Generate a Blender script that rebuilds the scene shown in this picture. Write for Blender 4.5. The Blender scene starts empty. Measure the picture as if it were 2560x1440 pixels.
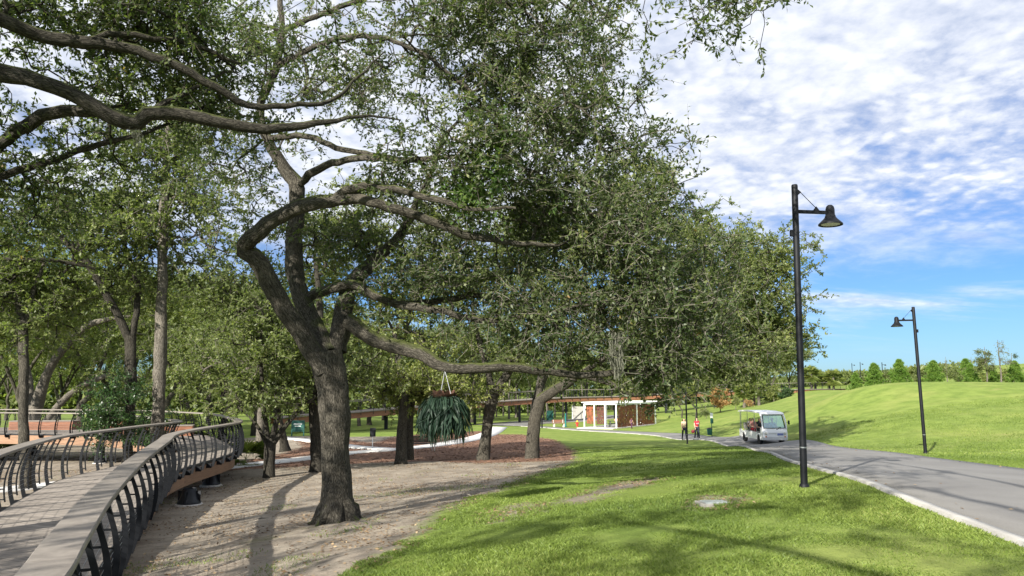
import bpy, bmesh, math, random
import numpy as np
from mathutils import Vector, Matrix
sc = bpy.context.scene
COL = sc.collection
# ------------------------------------------------------------------ camera
F = 1850.0; CX, CY = 1280.0, 720.0; HOR = 975.0
E = 5.0                                   # eye height above the datum
P = math.atan((HOR - CY) / F)
cd = bpy.data.cameras.new('camera'); cam = bpy.data.objects.new('camera', cd); COL.objects.link(cam)
cam.location = (0, 0, E); cam.rotation_euler = (math.pi / 2 + P, 0, 0)
cd.sensor_width = 36.0; cd.lens = 36.0 * F / 2560.0; cd.clip_start = 0.05; cd.clip_end = 6000
sc.camera = cam
# ------------------------------------------------------------------ sky, sun, exposure
SUN_EL = math.radians(27); to_sun = Vector((-0.52, -0.854, 0)).normalized()
to_sun = Vector((to_sun.x * math.cos(SUN_EL), to_sun.y * math.cos(SUN_EL), math.sin(SUN_EL)))
sd_ = bpy.data.lights.new('sun', 'SUN'); sd_.energy = 5.0; sd_.angle = math.radians(0.53); sd_.color = (1.0, 0.95, 0.86)
so_ = bpy.data.objects.new('sun', sd_); COL.objects.link(so_)
so_.rotation_euler = (-to_sun).to_track_quat('-Z', 'Y').to_euler(); so_.location = (-40, -30, 60)
sc.view_settings.view_transform = 'Standard'; sc.view_settings.look = 'None'
sc.view_settings.exposure = 1.15; sc.view_settings.gamma = 1.0; sc.view_settings.use_curve_mapping = False
sc.render.engine = 'CYCLES'; sc.cycles.use_denoising = True
sc.cycles.max_bounces = 6; sc.cycles.diffuse_bounces = 3; sc.cycles.transmission_bounces = 4; sc.cycles.transparent_max_bounces = 6
sc.cycles.sample_clamp_indirect = 6.0

def NT(t):
    t.use_nodes = True; nt = t.node_tree; nt.nodes.clear(); return nt
class G:
    """tiny node helper"""
    def __init__(s, nt): s.nt = nt
    def n(s, typ, ins=None, **kw):
        nd = s.nt.nodes.new(typ)
        for k, v in kw.items(): setattr(nd, k, v)
        for k, v in (ins or {}).items():
            sk = nd.inputs[k]
            if isinstance(v, bpy.types.NodeSocket): s.nt.links.new(v, sk)
            else: sk.default_value = v
        return nd
    def math(s, op, a, b=None, c=None, clamp=False):
        nd = s.nt.nodes.new('ShaderNodeMath'); nd.operation = op; nd.use_clamp = clamp
        for i, v in enumerate((a, b, c)):
            if v is None: continue
            if isinstance(v, bpy.types.NodeSocket): s.nt.links.new(v, nd.inputs[i])
            else: nd.inputs[i].default_value = v
        return nd.outputs[0]
    def mix(s, f, a, b, mode='MIX'):
        nd = s.nt.nodes.new('ShaderNodeMix'); nd.data_type = 'RGBA'; nd.blend_type = mode
        for i, v in ((0, f), (6, a), (7, b)):
            if isinstance(v, bpy.types.NodeSocket): s.nt.links.new(v, nd.inputs[i])
            else: nd.inputs[i].default_value = v if not isinstance(v, tuple) or len(v) == 4 else (*v, 1)
        return nd.outputs[2]
    def noise(s, vec, scale, detail=4, rough=0.55, dist=0.0):
        nd = s.n('ShaderNodeTexNoise', {'Scale': scale, 'Detail': detail, 'Roughness': rough, 'Distortion': dist})
        if vec is not None: s.nt.links.new(vec, nd.inputs['Vector'])
        return nd.outputs[0]
    def smooth(s, v, a, b, lo=0.0, hi=1.0):
        nd = s.n('ShaderNodeMapRange', {1: a, 2: b, 3: lo, 4: hi}, interpolation_type='SMOOTHSTEP')
        s.nt.links.new(v, nd.inputs[0]); return nd.outputs[0]

wd = bpy.data.worlds.new('World'); sc.world = wd; nt = NT(wd); g = G(nt)
sky = g.n('ShaderNodeTexSky', sky_type='NISHITA', sun_disc=False, sun_elevation=SUN_EL,
          sun_rotation=math.atan2(to_sun.x, to_sun.y), altitude=50, air_density=1.0, dust_density=0.4, ozone_density=2.6)
tc = g.n('ShaderNodeTexCoord'); dirv = tc.outputs['Generated']
sx = g.n('ShaderNodeSeparateXYZ', {0: dirv})
zz = g.math('MAXIMUM', sx.outputs[2], 0.0)
den = g.math('ADD', zz, 0.20)
uv = g.n('ShaderNodeCombineXYZ', {0: g.math('DIVIDE', sx.outputs[0], den), 1: g.math('DIVIDE', sx.outputs[1], den)}).outputs[0]
big = g.noise(uv, 0.85, 5, 0.55, 0.2)
mid = g.noise(uv, 5.2, 7, 0.60, 0.25)
warp = g.n('ShaderNodeVectorMath', {0: uv, 1: g.n('ShaderNodeVectorMath', {0: g.n('ShaderNodeTexNoise', {'Vector': uv, 'Scale': 5.0, 'Detail': 3.0}).outputs[1], 3: 0.16}, operation='SCALE').outputs[0]}, operation='ADD').outputs[0]
cel = g.smooth(g.n('ShaderNodeTexVoronoi', {'Vector': warp, 'Scale': 21.0, 'Smoothness': 0.9}, feature='SMOOTH_F1').outputs[0], 0.60, 0.10)
fine = g.noise(uv, 26.0, 5, 0.65, 0.2)
tex = g.math('ADD', g.math('MULTIPLY', cel, 0.16), g.math('ADD', g.math('MULTIPLY', mid, 0.95), g.math('MULTIPLY', fine, 0.36)))
# the cloud sheet thins out towards the horizon
elev = g.smooth(g.math('ADD', zz, g.math('MULTIPLY', g.math('SUBTRACT', mid, 0.5), 0.10)), 0.13, 0.25)
dens = g.math('ADD', g.math('MULTIPLY', big, 1.25), g.math('MULTIPLY', tex, 0.55))
cov = g.math('MULTIPLY', g.smooth(dens, 0.60, 0.98), g.math('MULTIPLY', elev, 0.95))
wisp = g.noise(g.n('ShaderNodeMapping', {0: uv, 3: (0.5, 1.5, 1)}).outputs[0], 1.3, 6, 0.6, 0.4)
wispm = g.math('MULTIPLY', g.smooth(wisp, 0.47, 0.70), g.math('MULTIPLY', g.smooth(zz, 0.03, 0.11), 0.8))
cov = g.math('MAXIMUM', cov, wispm)
shade = g.smooth(g.math('ADD', g.math('MULTIPLY', tex, 0.8), g.math('MULTIPLY', big, 0.35)), 0.50, 0.92)
ccol = g.mix(shade, (0.285, 0.32, 0.40), (0.50, 0.51, 0.535))
skyc = g.n('ShaderNodeVectorMath', {0: sky.outputs[0], 1: (0.027, 0.040, 0.060)}, operation='MULTIPLY').outputs[0]
allc = g.mix(cov, skyc, ccol)
bg = g.n('ShaderNodeBackground', {0: allc, 1: 1.0})
# keep the sky strength on the Background as one number
bg.inputs[1].default_value = 0.1
sc10 = g.n('ShaderNodeVectorMath', {0: allc, 3: 10.0}, operation='SCALE').outputs[0]
nt.links.new(sc10, bg.inputs[0])
nt.links.new(bg.outputs[0], g.n('ShaderNodeOutputWorld').inputs[0])

# ------------------------------------------------------------------ projection helpers
cP, sP = math.cos(P), math.sin(P)
def rays(px, py):
    x = (np.asarray(px, float) - CX) / F; u = (CY - np.asarray(py, float)) / F
    return x, cP - sP * u, sP + cP * u
def at(px, py, Y):
    x, y, z = rays(px, py); t = Y / y
    return np.array([x * t, Y, E + z * t])
def proj(p):
    x, y, z = p[0], p[1], p[2] - E
    fw = cP * y + sP * z; up = -sP * y + cP * z
    return CX + F * x / fw, CY - F * up / fw
# ------------------------------------------------------------------ terrain
PRD = np.array([-40, 0, 12, 26, 47, 52, 60, 75, 90, 140.]); PRZ = np.array([-1.45, -1.45, -1.5, -2.16, -3.30, -3.53, -3.86, -4.33, -4.58, -4.7])
def prof(d):
    w = np.linspace(-7, 7, 15); return float(np.mean(np.interp(d + w, PRD, PRZ)))
def on_prof(px, py, lo=2.0, hi=130.0):
    """depth at which the ray through a pixel meets the road's long profile"""
    ds = np.linspace(lo, hi, 1500); h = np.array([at(px, py, d)[2] - E - prof(d) for d in ds])
    return at(px, py, ds[int(np.argmax(h < 0))] if (h < 0).any() else hi)
RN = [on_prof(*p) for p in [(2560,1385),(2240,1245),(2020,1165),(1935,1132),(1873,1115),(1800,1103.5),(1735,1096.5),(1660,1088),(1600,1084),(1540,1080.5),(1420,1075)]]
RF = [on_prof(*p) for p in [(2560,1178),(2314,1147),(2200,1128),(2080,1117),(1973,1108),(1848,1096),(1783,1091),(1660,1083),(1600,1079),(1540,1076),(1420,1071.5)]]
pix = [  # px, py, depth: points of the ground seen in the photograph
 (2010,1203,12.2),(2314,1134,25.6),
 (1300,1440,6.8),(900,1440,8.4),(600,1440,9.7),(360,1440,10.3),(842,1305,14),(1200,1225,18.9),(1500,1172,24.7),(472,1265,20.2),(527,1216,25.5),
 (672,1195,27.8),(790,1180,29.5),(1005,1160,33),(1210,1150,35),(1330,1147,35.5),(1600,1200,18.5),(1780,1257,11.6),(1480,1110,52),(1000,1125,45),(570,1168,32),
 (1250,1068,85),(1100,1113,52),(900,1085,66),(1265,1063,95),(1300,1054,106),(1460,1050,113),
 (2560,1060,38),(2560,958,60),(2350,955.5,60),(2200,960,60),(2150,965,60),(2100,978,61),(2450,1010,47),(2250,1040,43),(2050,1040,55),(1960,1050,63),(1900,1060,68),(1900,1020,96),(1750,1050,88),(1640,1063,98),
 (2030,976,128),(2090,975,128),(1860,1021,112),(1700,1035,110),(1980,985,95),(65,1222,25),(1461,1070,91),(1541,1072,89)]
ctrl = [at(*p) for p in pix] + RN + RF
for x, y, z in [(0,0,-1.62),(2,-2,-1.6),(-0.5,0.4,-1.75),(-1.5,1.5,-2.6),(-3.5,2,-2.7),(-6,0,-2.75),(4.5,0,-1.5),(-10,5,-2.8),(8,2,-1.6),(12,8,-1.6),(-20,0,-3),(20,-10,-1.4),(-5,-20,-2.4),(0,-60,-2),(-60,-20,-3),(60,-20,1.0),
  (-12,14,-2.95),(-14,20,-3.1),(-16,30,-3.4),(-10,38,-3.6),(-22,40,-3.7),(-40,45,-3.9),(-30,60,-4.0),(-60,80,-4.3),(-20,80,-4.3),(0,120,-4.6),(-60,150,-4.8),(20,160,-4.5),(60,130,-1.5),(48,92,0.1),(60,90,0.2),(55,75,0.3),(80,70,0.6),(110,150,1.6),
  (75,40,1.5),(60,60,0.9),(172,260,8.2),(118,262,2.2),(140,258,3.6),(60,260,-1),(0,260,-4),(-150,250,-5),(220,200,8),(200,100,5),(0,700,-6),(400,700,8),(-400,700,-8),(-400,100,-6),(400,100,8),(-300,-200,-5),(300,-200,3),(25,15,-1.6),(30,24,-1.7),(20,14,-1.75)]:
    ctrl.append(np.array([x, y, E + z]))
ctrl = np.array(ctrl)
def tps_fit(c, lam=4.0):
    n = len(c); S = 20.0; X = c[:, :2] / S
    d = np.linalg.norm(X[:, None] - X[None], axis=2); K = np.where(d > 0, d**2 * np.log(d + 1e-12), 0)
    near = np.linalg.norm(c[:, :2], axis=1)
    K[np.arange(n), np.arange(n)] += lam * 0.004 * (1 + (near / 60))
    Pm = np.hstack([np.ones((n, 1)), X]); A = np.zeros((n + 3, n + 3)); A[:n, :n] = K; A[:n, n:] = Pm; A[n:, :n] = Pm.T
    w = np.linalg.solve(A, np.concatenate([c[:, 2], np.zeros(3)])); return X, w, S
TX, TW, TS = tps_fit(ctrl)
def zt(x, y):
    x = np.atleast_1d(np.asarray(x, float)); y = np.atleast_1d(np.asarray(y, float)); sh = x.shape
    q = np.stack([x.ravel(), y.ravel()], 1); q = np.clip(q, -650, 690) / TS
    out = np.zeros(len(q))
    for i in range(0, len(q), 20000):
        d = np.linalg.norm(q[i:i+20000, None] - TX[None], axis=2); K = d**2 * np.log(d + 1e-12)
        out[i:i+20000] = K @ TW[:-3] + TW[-3] + q[i:i+20000] @ TW[-2:]
    return out.reshape(sh)
def z1(x, y): return float(zt([x], [y])[0])
def gnd(px, py):
    """first hit of the ray through a pixel with the terrain"""
    dx, dy, dz = rays(px, py)
    t = np.concatenate([np.linspace(1.5, 60, 500), np.linspace(60.5, 300, 700)])
    h = E + dz * t - zt(dx * t, dy * t)
    k = np.argmax(h < 0) if (h < 0).any() else len(t) - 1
    a, b = (t[k-1], t[k]) if k > 0 else (0.5, t[0])
    for _ in range(18):
        m = (a + b) / 2
        if E + dz * m - z1(dx * m, dy * m) < 0: b = m
        else: a = m
    return np.array([dx * b, dy * b, z1(dx * b, dy * b)])
def smooth_poly(pts, step):
    """Catmull-Rom through points, resampled at an even step"""
    p = np.array(pts, float); p = np.vstack([2*p[0]-p[1], p, 2*p[-1]-p[-2]]); out = []
    for i in range(1, len(p) - 2):
        for t in np.linspace(0, 1, 24, endpoint=False):
            out.append(0.5*((2*p[i]) + (-p[i-1]+p[i+1])*t + (2*p[i-1]-5*p[i]+4*p[i+1]-p[i+2])*t*t + (-p[i-1]+3*p[i]-3*p[i+1]+p[i+2])*t**3))
    out.append(p[-2]); out = np.array(out)
    s = np.concatenate([[0], np.cumsum(np.linalg.norm(np.diff(out, axis=0), axis=1))])
    n = max(2, int(round(s[-1] / step)) + 1); ss = np.linspace(0, s[-1], n)
    return np.stack([np.interp(ss, s, out[:, k]) for k in range(out.shape[1])], 1)
def sdist(x, y, poly):
    """signed distance to a polygon, negative inside"""
    q = np.stack([x, y], 1); a = np.asarray(poly)[:, :2]; b = np.roll(a, -1, 0)
    best = np.full(len(q), 1e9); ins = np.zeros(len(q), bool)
    for p0, p1 in zip(a, b):
        e = p1 - p0; t = np.clip(((q - p0) @ e) / (e @ e + 1e-12), 0, 1)
        best = np.minimum(best, np.linalg.norm(q - p0 - t[:, None] * e, axis=1))
        c = ((p0[1] > q[:, 1]) != (p1[1] > q[:, 1])) & (q[:, 0] < (p1[0]-p0[0]) * (q[:, 1]-p0[1]) / (p1[1]-p0[1] + 1e-12) + p0[0])
        ins ^= c
    return np.where(ins, -best, best)

# ------------------------------------------------------------------ mesh / object helpers
def mesh_np(name, V, Fc, mat=None, smooth=False):
    V = np.asarray(V, np.float32); Fc = np.asarray(Fc, np.int32)
    me = bpy.data.meshes.new(name); k = Fc.shape[1]
    me.vertices.add(len(V)); me.vertices.foreach_set('co', V.ravel())
    me.loops.add(Fc.size); me.loops.foreach_set('vertex_index', Fc.ravel())
    me.polygons.add(len(Fc)); me.polygons.foreach_set('loop_start', np.arange(len(Fc), dtype=np.int32) * k)
    if smooth: me.polygons.foreach_set('use_smooth', np.ones(len(Fc), bool))
    me.update(calc_edges=True)
    if mat: me.materials.append(mat)
    return me
def attr(me, name, data, dom='POINT', typ='FLOAT'):
    a = me.attributes.new(name, typ, dom)
    a.data.foreach_set('vector' if typ == 'FLOAT_VECTOR' else 'value', np.asarray(data, np.float32).ravel())
def obj(name, me, parent=None, loc=None):
    o = bpy.data.objects.new(name, me); COL.objects.link(o)
    if parent is not None: o.parent = parent
    if loc is not None: o.location = loc
    return o
def thing(name, label, cat, loc=(0,0,0), rz=0.0, group=None):
    o = bpy.data.objects.new(name, None); COL.objects.link(o); o.location = loc; o.rotation_euler = (0, 0, rz)
    o.empty_display_size = 0.2
    return tag(o, label, cat, group)
def tag(o, label=None, cat=None, group=None, kind=None):
    if label: o['label'] = label
    if cat: o['category'] = cat
    if group: o['group'] = group
    if kind: o['kind'] = kind
    return o
def copy_tree(o, parent=None):
    c = o.copy(); COL.objects.link(c)
    if parent is not None: c.parent = parent
    for ch in o.children: copy_tree(ch, c)
    return c
class MB:
    """collects shapes into one mesh"""
    def __init__(s): s.V = []; s.F = []
    def add(s, V, Fs):
        b = len(s.V); s.V += [tuple(v) for v in V]; s.F += [tuple(i + b for i in f) for f in Fs]
    def box(s, c, d, rz=0.0, R=None):
        hx, hy, hz = d[0]/2, d[1]/2, d[2]/2
        v = [Vector((sx*hx, sy*hy, sz*hz)) for sz in (-1,1) for sy in (-1,1) for sx in (-1,1)]
        m = R if R is not None else Matrix.Rotation(rz, 3, 'Z')
        s.add([m @ q + Vector(c) for q in v], [(0,2,3,1),(4,5,7,6),(0,1,5,4),(2,6,7,3),(0,4,6,2),(1,3,7,5)])
    def bar(s, a, b, w, h=None):
        a, b = Vector(a), Vector(b); d = b - a; L = d.length
        q = d.to_track_quat('X', 'Z').to_matrix(); s.box((a + b) / 2, (L, w, h or w), R=q)
    def lathe(s, prof, seg=20, c=(0,0,0), cap=True):
        b = len(s.V); n = len(prof)
        for r, z in prof:
            for k in range(seg):
                a = 2*math.pi*k/seg; s.V.append((c[0]+r*math.cos(a), c[1]+r*math.sin(a), c[2]+z))
        for i in range(n-1):
            for k in range(seg):
                k2 = (k+1) % seg; s.F.append((b+i*seg+k, b+i*seg+k2, b+(i+1)*seg+k2, b+(i+1)*seg+k))
        if cap:
            s.F.append(tuple(b+k for k in reversed(range(seg)))); s.F.append(tuple(b+(n-1)*seg+k for k in range(seg)))
    def tube(s, pts, rad, seg=8):
        V, Q, _ = tube_np(np.array(pts, float), np.broadcast_to(np.asarray(rad, float), (len(pts),)), seg)
        b = len(s.V); s.V += [tuple(v) for v in V]; s.F += [tuple(int(i)+b for i in q) for q in Q]
        s.F.append(tuple(b+k for k in reversed(range(seg)))); s.F.append(tuple(b+(len(pts)-1)*seg+k for k in range(seg)))
    def prism(s, poly, axis_vec, off):
        """polygon of 3d points extruded along a vector"""
        n = len(poly); a = [Vector(p) + Vector(off) for p in poly]; b2 = [p + Vector(axis_vec) for p in a]
        s.add(a + b2, [tuple(reversed(range(n))), tuple(range(n, 2*n))] + [(i, (i+1) % n, n+(i+1) % n, n+i) for i in range(n)])
    def build(s, name, mat, parent=None, smooth=False, bevel=0.0, loc=None):
        me = bpy.data.meshes.new(name); me.from_pydata([tuple(v) for v in s.V], [], s.F)
        bm = bmesh.new(); bm.from_mesh(me); bmesh.ops.recalc_face_normals(bm, faces=bm.faces)
        if bevel: bmesh.ops.bevel(bm, geom=list(bm.edges), offset=bevel, segments=2, affect='EDGES', profile=0.6)
        bm.to_mesh(me); bm.free()
        if smooth:
            me.polygons.foreach_set('use_smooth', np.ones(len(me.polygons), bool))
            me.set_sharp_from_angle(angle=math.radians(38))
        if mat: me.materials.append(mat)
        return obj(name, me, parent, loc)
def tube_np(p, r, seg, jitter=None):
    n = len(p); T = np.gradient(p, axis=0); T /= np.linalg.norm(T, axis=1)[:, None] + 1e-9
    up = np.array([0.31, 0.93, 0.2]) if abs(T[0][2]) > 0.8 else np.array([0, 0, 1.0])
    u = np.cross(T[0], up); u /= np.linalg.norm(u) + 1e-9
    a = np.arange(seg) * 2 * math.pi / seg; ca, sa = np.cos(a), np.sin(a)
    V = np.zeros((n, seg, 3)); B = np.zeros((n, seg, 3)); L = 0.0
    for i in range(n):
        u = u - T[i] * (u @ T[i]); u /= np.linalg.norm(u) + 1e-9; w = np.cross(T[i], u)
        rr = r[i] * (1 if jitter is None else jitter(i, a))
        V[i] = p[i] + (ca * rr)[:, None] * u + (sa * rr)[:, None] * w
        if i: L += np.linalg.norm(p[i] - p[i-1])
        B[i] = np.stack([ca * max(r[i], .02), sa * max(r[i], .02), np.full(seg, L)], 1)
    idx = np.arange(n * seg).reshape(n, seg); i2 = np.roll(idx, -1, 1)
    Q = np.stack([idx[:-1], i2[:-1], i2[1:], idx[1:]], -1).reshape(-1, 4)
    return V.reshape(-1, 3), Q, B.reshape(-1, 3)

# ------------------------------------------------------------------ materials
MATS = {}
def pmat(name, col, rough=0.6, metal=0.0, var=0.0, vscale=8.0, bump=0.0, bscale=40.0, spec=0.5, **ex):
    m = bpy.data.materials.new(name); nt = NT(m); g = G(nt)
    b = g.n('ShaderNodeBsdfPrincipled', {'Roughness': rough, 'Metallic': metal, 'Specular IOR Level': spec, 'Base Color': (*col, 1)})
    co = g.n('ShaderNodeTexCoord').outputs['Object']
    if var:
        nz = g.noise(co, vscale, 5, 0.65)
        c1 = tuple(max(0, c*(1-var)) for c in col); c2 = tuple(min(1, c*(1+var)) for c in col)
        nt.links.new(g.mix(g.smooth(nz, 0.3, 0.7), c1, c2), b.inputs['Base Color'])
    if bump:
        bn = g.n('ShaderNodeBump', {'Strength': bump, 'Distance': 0.02, 'Height': g.noise(co, bscale, 4)})
        nt.links.new(bn.outputs[0], b.inputs['Normal'])
    for k, v in ex.items(): b.inputs[k].default_value = v
    nt.links.new(b.outputs[0], g.n('ShaderNodeOutputMaterial').inputs[0]); MATS[name] = m; return m
def leaf_mat(name, cols, trans=0.35, rough=0.45, tcol=None, spec=0.35):
    m = bpy.data.materials.new(name); nt = NT(m); g = G(nt)
    at_ = g.n('ShaderNodeAttribute', attribute_name='rnd')
    rp = g.n('ShaderNodeValToRGB', {0: at_.outputs['Fac']}); cr = rp.color_ramp
    while len(cr.elements) < len(cols): cr.elements.new(0.5)
    for e, (p_, c) in zip(cr.elements, cols): e.position = p_; e.color = (*c, 1)
    b = g.n('ShaderNodeBsdfPrincipled', {'Base Color': rp.outputs[0], 'Roughness': rough, 'Specular IOR Level': spec})
    tr = g.n('ShaderNodeBsdfTranslucent', {0: g.mix(1.0, rp.outputs[0], tcol or (1.3, 1.5, 0.6), 'MULTIPLY')})
    mx = g.n('ShaderNodeMixShader', {0: trans, 1: b.outputs[0], 2: tr.outputs[0]})
    nt.links.new(mx.outputs[0], g.n('ShaderNodeOutputMaterial').inputs[0]); return m
def bark_mat(name, c1, c2, moss=0.0, scale=9.0, bump=0.9):
    m = bpy.data.materials.new(name); nt = NT(m); g = G(nt)
    at_ = g.n('ShaderNodeAttribute', attribute_name='bark').outputs['Vector']
    mp = g.n('ShaderNodeMapping', {0: at_, 3: (1, 1, 0.22)}).outputs[0]
    n1 = g.noise(mp, scale * 3.0, 7, 0.75, 0.5); n2 = g.noise(at_, 1.6, 4, 0.6); n3 = g.noise(mp, scale * 9, 3, 0.7, 0.3)
    vo = g.n('ShaderNodeTexVoronoi', {'Vector': g.n('ShaderNodeVectorMath', {0: mp, 1: g.n('ShaderNodeVectorMath', {0: g.n('ShaderNodeTexNoise', {'Vector': mp, 'Scale': scale * 2.0}).outputs[1], 3: 0.12}, operation='SCALE').outputs[0]}, operation='ADD').outputs[0], 'Scale': scale * 4.2}, feature='DISTANCE_TO_EDGE').outputs[0]
    h = g.math('ADD', g.math('MULTIPLY', n1, 0.65), g.math('ADD', g.math('MULTIPLY', g.smooth(vo, 0.0, 0.22), 0.28), g.math('MULTIPLY', n3, 0.3)))
    col = g.mix(g.smooth(h, 0.42, 0.85), c1, c2)
    col = g.mix(g.math('MULTIPLY', g.smooth(n2, 0.48, 0.75), 0.6), col, tuple(min(1, c * 1.3) for c in c2))
    if moss:
        nz = g.n('ShaderNodeSeparateXYZ', {0: g.n('ShaderNodeNewGeometry').outputs['Normal']}).outputs[2]
        mm = g.math('MULTIPLY', g.smooth(g.math('ADD', nz, g.math('MULTIPLY', g.noise(at_, 3.0, 5, 0.65), 1.1)), 0.95, 1.35), moss)
        col = g.mix(mm, col, g.mix(n1, (0.035, 0.05, 0.012), (0.12, 0.14, 0.03)))
    b = g.n('ShaderNodeBsdfPrincipled', {'Base Color': col, 'Roughness': 0.9, 'Specular IOR Level': 0.2})
    bn = g.n('ShaderNodeBump', {'Strength': bump, 'Distance': 0.035, 'Height': h}); nt.links.new(bn.outputs[0], b.inputs['Normal'])
    nt.links.new(b.outputs[0], g.n('ShaderNodeOutputMaterial').inputs[0]); return m
def wood_mat(name, c1, c2, axis=(1, 12, 12), scale=2.0, rough=0.75, vcol=0.25):
    m = bpy.data.materials.new(name); nt = NT(m); g = G(nt)
    co = g.n('ShaderNodeTexCoord').outputs['Object']; ob = g.n('ShaderNodeObjectInfo').outputs['Random']
    off = g.n('ShaderNodeVectorMath', {0: co, 1: g.n('ShaderNodeCombineXYZ', {0: g.math('MULTIPLY', ob, 37.0), 1: g.math('MULTIPLY', ob, 11.0)}).outputs[0]}, operation='ADD').outputs[0]
    mp = g.n('ShaderNodeMapping', {0: off, 3: axis}).outputs[0]
    n1 = g.noise(mp, scale, 6, 0.65, 0.3); n2 = g.noise(off, 1.3, 3)
    col = g.mix(g.smooth(n1, 0.3, 0.7), c1, c2)
    col = g.mix(g.math('MULTIPLY', n2, 0.5), col, tuple(c * 0.62 for c in c1))
    br = g.math('ADD', 1 - vcol / 2, g.math('MULTIPLY', ob, vcol))
    hs = g.n('ShaderNodeHueSaturation', {'Value': br, 'Color': col})
    b = g.n('ShaderNodeBsdfPrincipled', {'Base Color': hs.outputs[0], 'Roughness': rough, 'Specular IOR Level': 0.3})
    bn = g.n('ShaderNodeBump', {'Strength': 0.35, 'Distance': 0.004, 'Height': n1}); nt.links.new(bn.outputs[0], b.inputs['Normal'])
    nt.links.new(b.outputs[0], g.n('ShaderNodeOutputMaterial').inputs[0]); return m
M_blk = pmat('black_metal', (0.007, 0.008, 0.010), 0.55, 0.0, 0.25, 5, 0.05, 60, 0.18)
M_blk2 = pmat('black_steel', (0.012, 0.014, 0.018), 0.5, 0.2, 0.3, 9)
M_steel = pmat('steel_cable', (0.35, 0.36, 0.37), 0.35, 0.9)
M_deck = wood_mat('weathered_deck', (0.20, 0.175, 0.15), (0.335, 0.295, 0.255), (14, 1, 14), 1.8, 0.8, 0.3)
M_rail = wood_mat('weathered_rail', (0.19, 0.168, 0.146), (0.295, 0.262, 0.226), (1.2, 1.2, 12), 5.0, 0.6, 0.12)
M_glulam = wood_mat('glulam', (0.22, 0.13, 0.08), (0.36, 0.22, 0.14), (1, 1, 26), 1.6, 0.75, 0.2)
M_orange = wood_mat('orange_timber', (0.22, 0.10, 0.055), (0.34, 0.16, 0.085), (1, 1, 14), 1.6, 0.7, 0.2)
M_ipe = wood_mat('red_brown_timber', (0.20, 0.085, 0.05), (0.36, 0.17, 0.10), (2, 2, 22), 2.0, 0.6, 0.35)
M_conc = pmat('concrete', (0.52, 0.49, 0.45), 0.85, 0, 0.16, 1.4, 0.25, 30, 0.3)
M_white = pmat('white_paint', (0.82, 0.82, 0.81), 0.35, 0, 0.03, 3)
M_glassdk = pmat('tinted_glass', (0.05, 0.09, 0.10), 0.06, 0, 0, spec=0.6)
M_tyre = pmat('tyre_rubber', (0.012, 0.012, 0.013), 0.8, 0, 0.3, 10)
M_green = pmat('dark_green_plastic', (0.012, 0.09, 0.07), 0.45, 0, 0.1, 6)
M_skin = pmat('skin', (0.50, 0.30, 0.21), 0.5, 0, 0.05, 5)
M_hair = pmat('dark_hair', (0.03, 0.016, 0.010), 0.5, 0, 0.3, 30)
M_red = pmat('red_paint', (0.55, 0.03, 0.03), 0.5, 0, 0.1, 8)
M_yel = pmat('yellow_paint', (0.65, 0.42, 0.04), 0.5, 0, 0.1, 8)
M_denim = pmat('dark_denim', (0.02, 0.027, 0.045), 0.85, 0, 0.25, 14)
M_tan = pmat('tan_cloth', (0.55, 0.42, 0.28), 0.85, 0, 0.1, 10)
M_redc = pmat('red_cloth', (0.42, 0.012, 0.03), 0.85, 0, 0.15, 10)
M_blue = pmat('blue_cloth', (0.10, 0.28, 0.42), 0.85, 0, 0.15, 10)
M_pink = pmat('pink_cloth', (0.55, 0.25, 0.22), 0.85, 0, 0.15, 10)
M_purp = pmat('purple_cloth', (0.07, 0.022, 0.06), 0.85, 0, 0.15, 10)
M_grey = pmat('grey_vinyl', (0.32, 0.31, 0.28), 0.6, 0, 0.1, 5)
M_bark = bark_mat('oak_bark', (0.028, 0.025, 0.019), (0.118, 0.106, 0.084), 0.85, 9.0, 1.0)
M_barkd = bark_mat('oak_bark_dark', (0.018, 0.016, 0.012), (0.070, 0.063, 0.050), 0.7, 8.0, 0.9)
M_barkp = bark_mat('pale_bark', (0.06, 0.053, 0.043), (0.19, 0.17, 0.14), 0.3, 7.0, 0.7)
M_twig = pmat('grey_twig', (0.20, 0.18, 0.15), 0.9, 0, 0.35, 3, spec=0.2)
M_twigd = pmat('dark_twig', (0.085, 0.072, 0.058), 0.9, 0, 0.3, 3, spec=0.2)
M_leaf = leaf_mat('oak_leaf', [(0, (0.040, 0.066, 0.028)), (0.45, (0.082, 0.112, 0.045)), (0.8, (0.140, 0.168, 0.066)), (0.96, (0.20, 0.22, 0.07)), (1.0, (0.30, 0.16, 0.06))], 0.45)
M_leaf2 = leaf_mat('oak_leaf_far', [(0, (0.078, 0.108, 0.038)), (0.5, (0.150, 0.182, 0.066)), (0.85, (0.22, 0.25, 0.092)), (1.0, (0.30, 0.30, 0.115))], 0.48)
M_leaf3 = leaf_mat('yellow_green_leaf', [(0, (0.095, 0.125, 0.032)), (0.6, (0.19, 0.222, 0.06)), (1.0, (0.29, 0.29, 0.09))], 0.4)
M_shrub = leaf_mat('shrub_leaf', [(0, (0.018, 0.042, 0.016)), (0.6, (0.04, 0.085, 0.026)), (1.0, (0.09, 0.15, 0.04))], 0.3, 0.35)
M_pine = leaf_mat('pine_needle', [(0, (0.07, 0.14, 0.025)), (0.6, (0.14, 0.24, 0.04)), (1.0, (0.24, 0.33, 0.06))], 0.3, 0.5)
M_palm = leaf_mat('palm_leaf', [(0, (0.06, 0.09, 0.022)), (0.6, (0.15, 0.19, 0.045)), (1.0, (0.27, 0.27, 0.08))], 0.35, 0.4)
M_rust = leaf_mat('rusty_leaf', [(0, (0.28, 0.16, 0.06)), (0.6, (0.44, 0.28, 0.11)), (1.0, (0.52, 0.38, 0.17))], 0.4, 0.6, (1.3, 1.1, 0.7))
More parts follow.
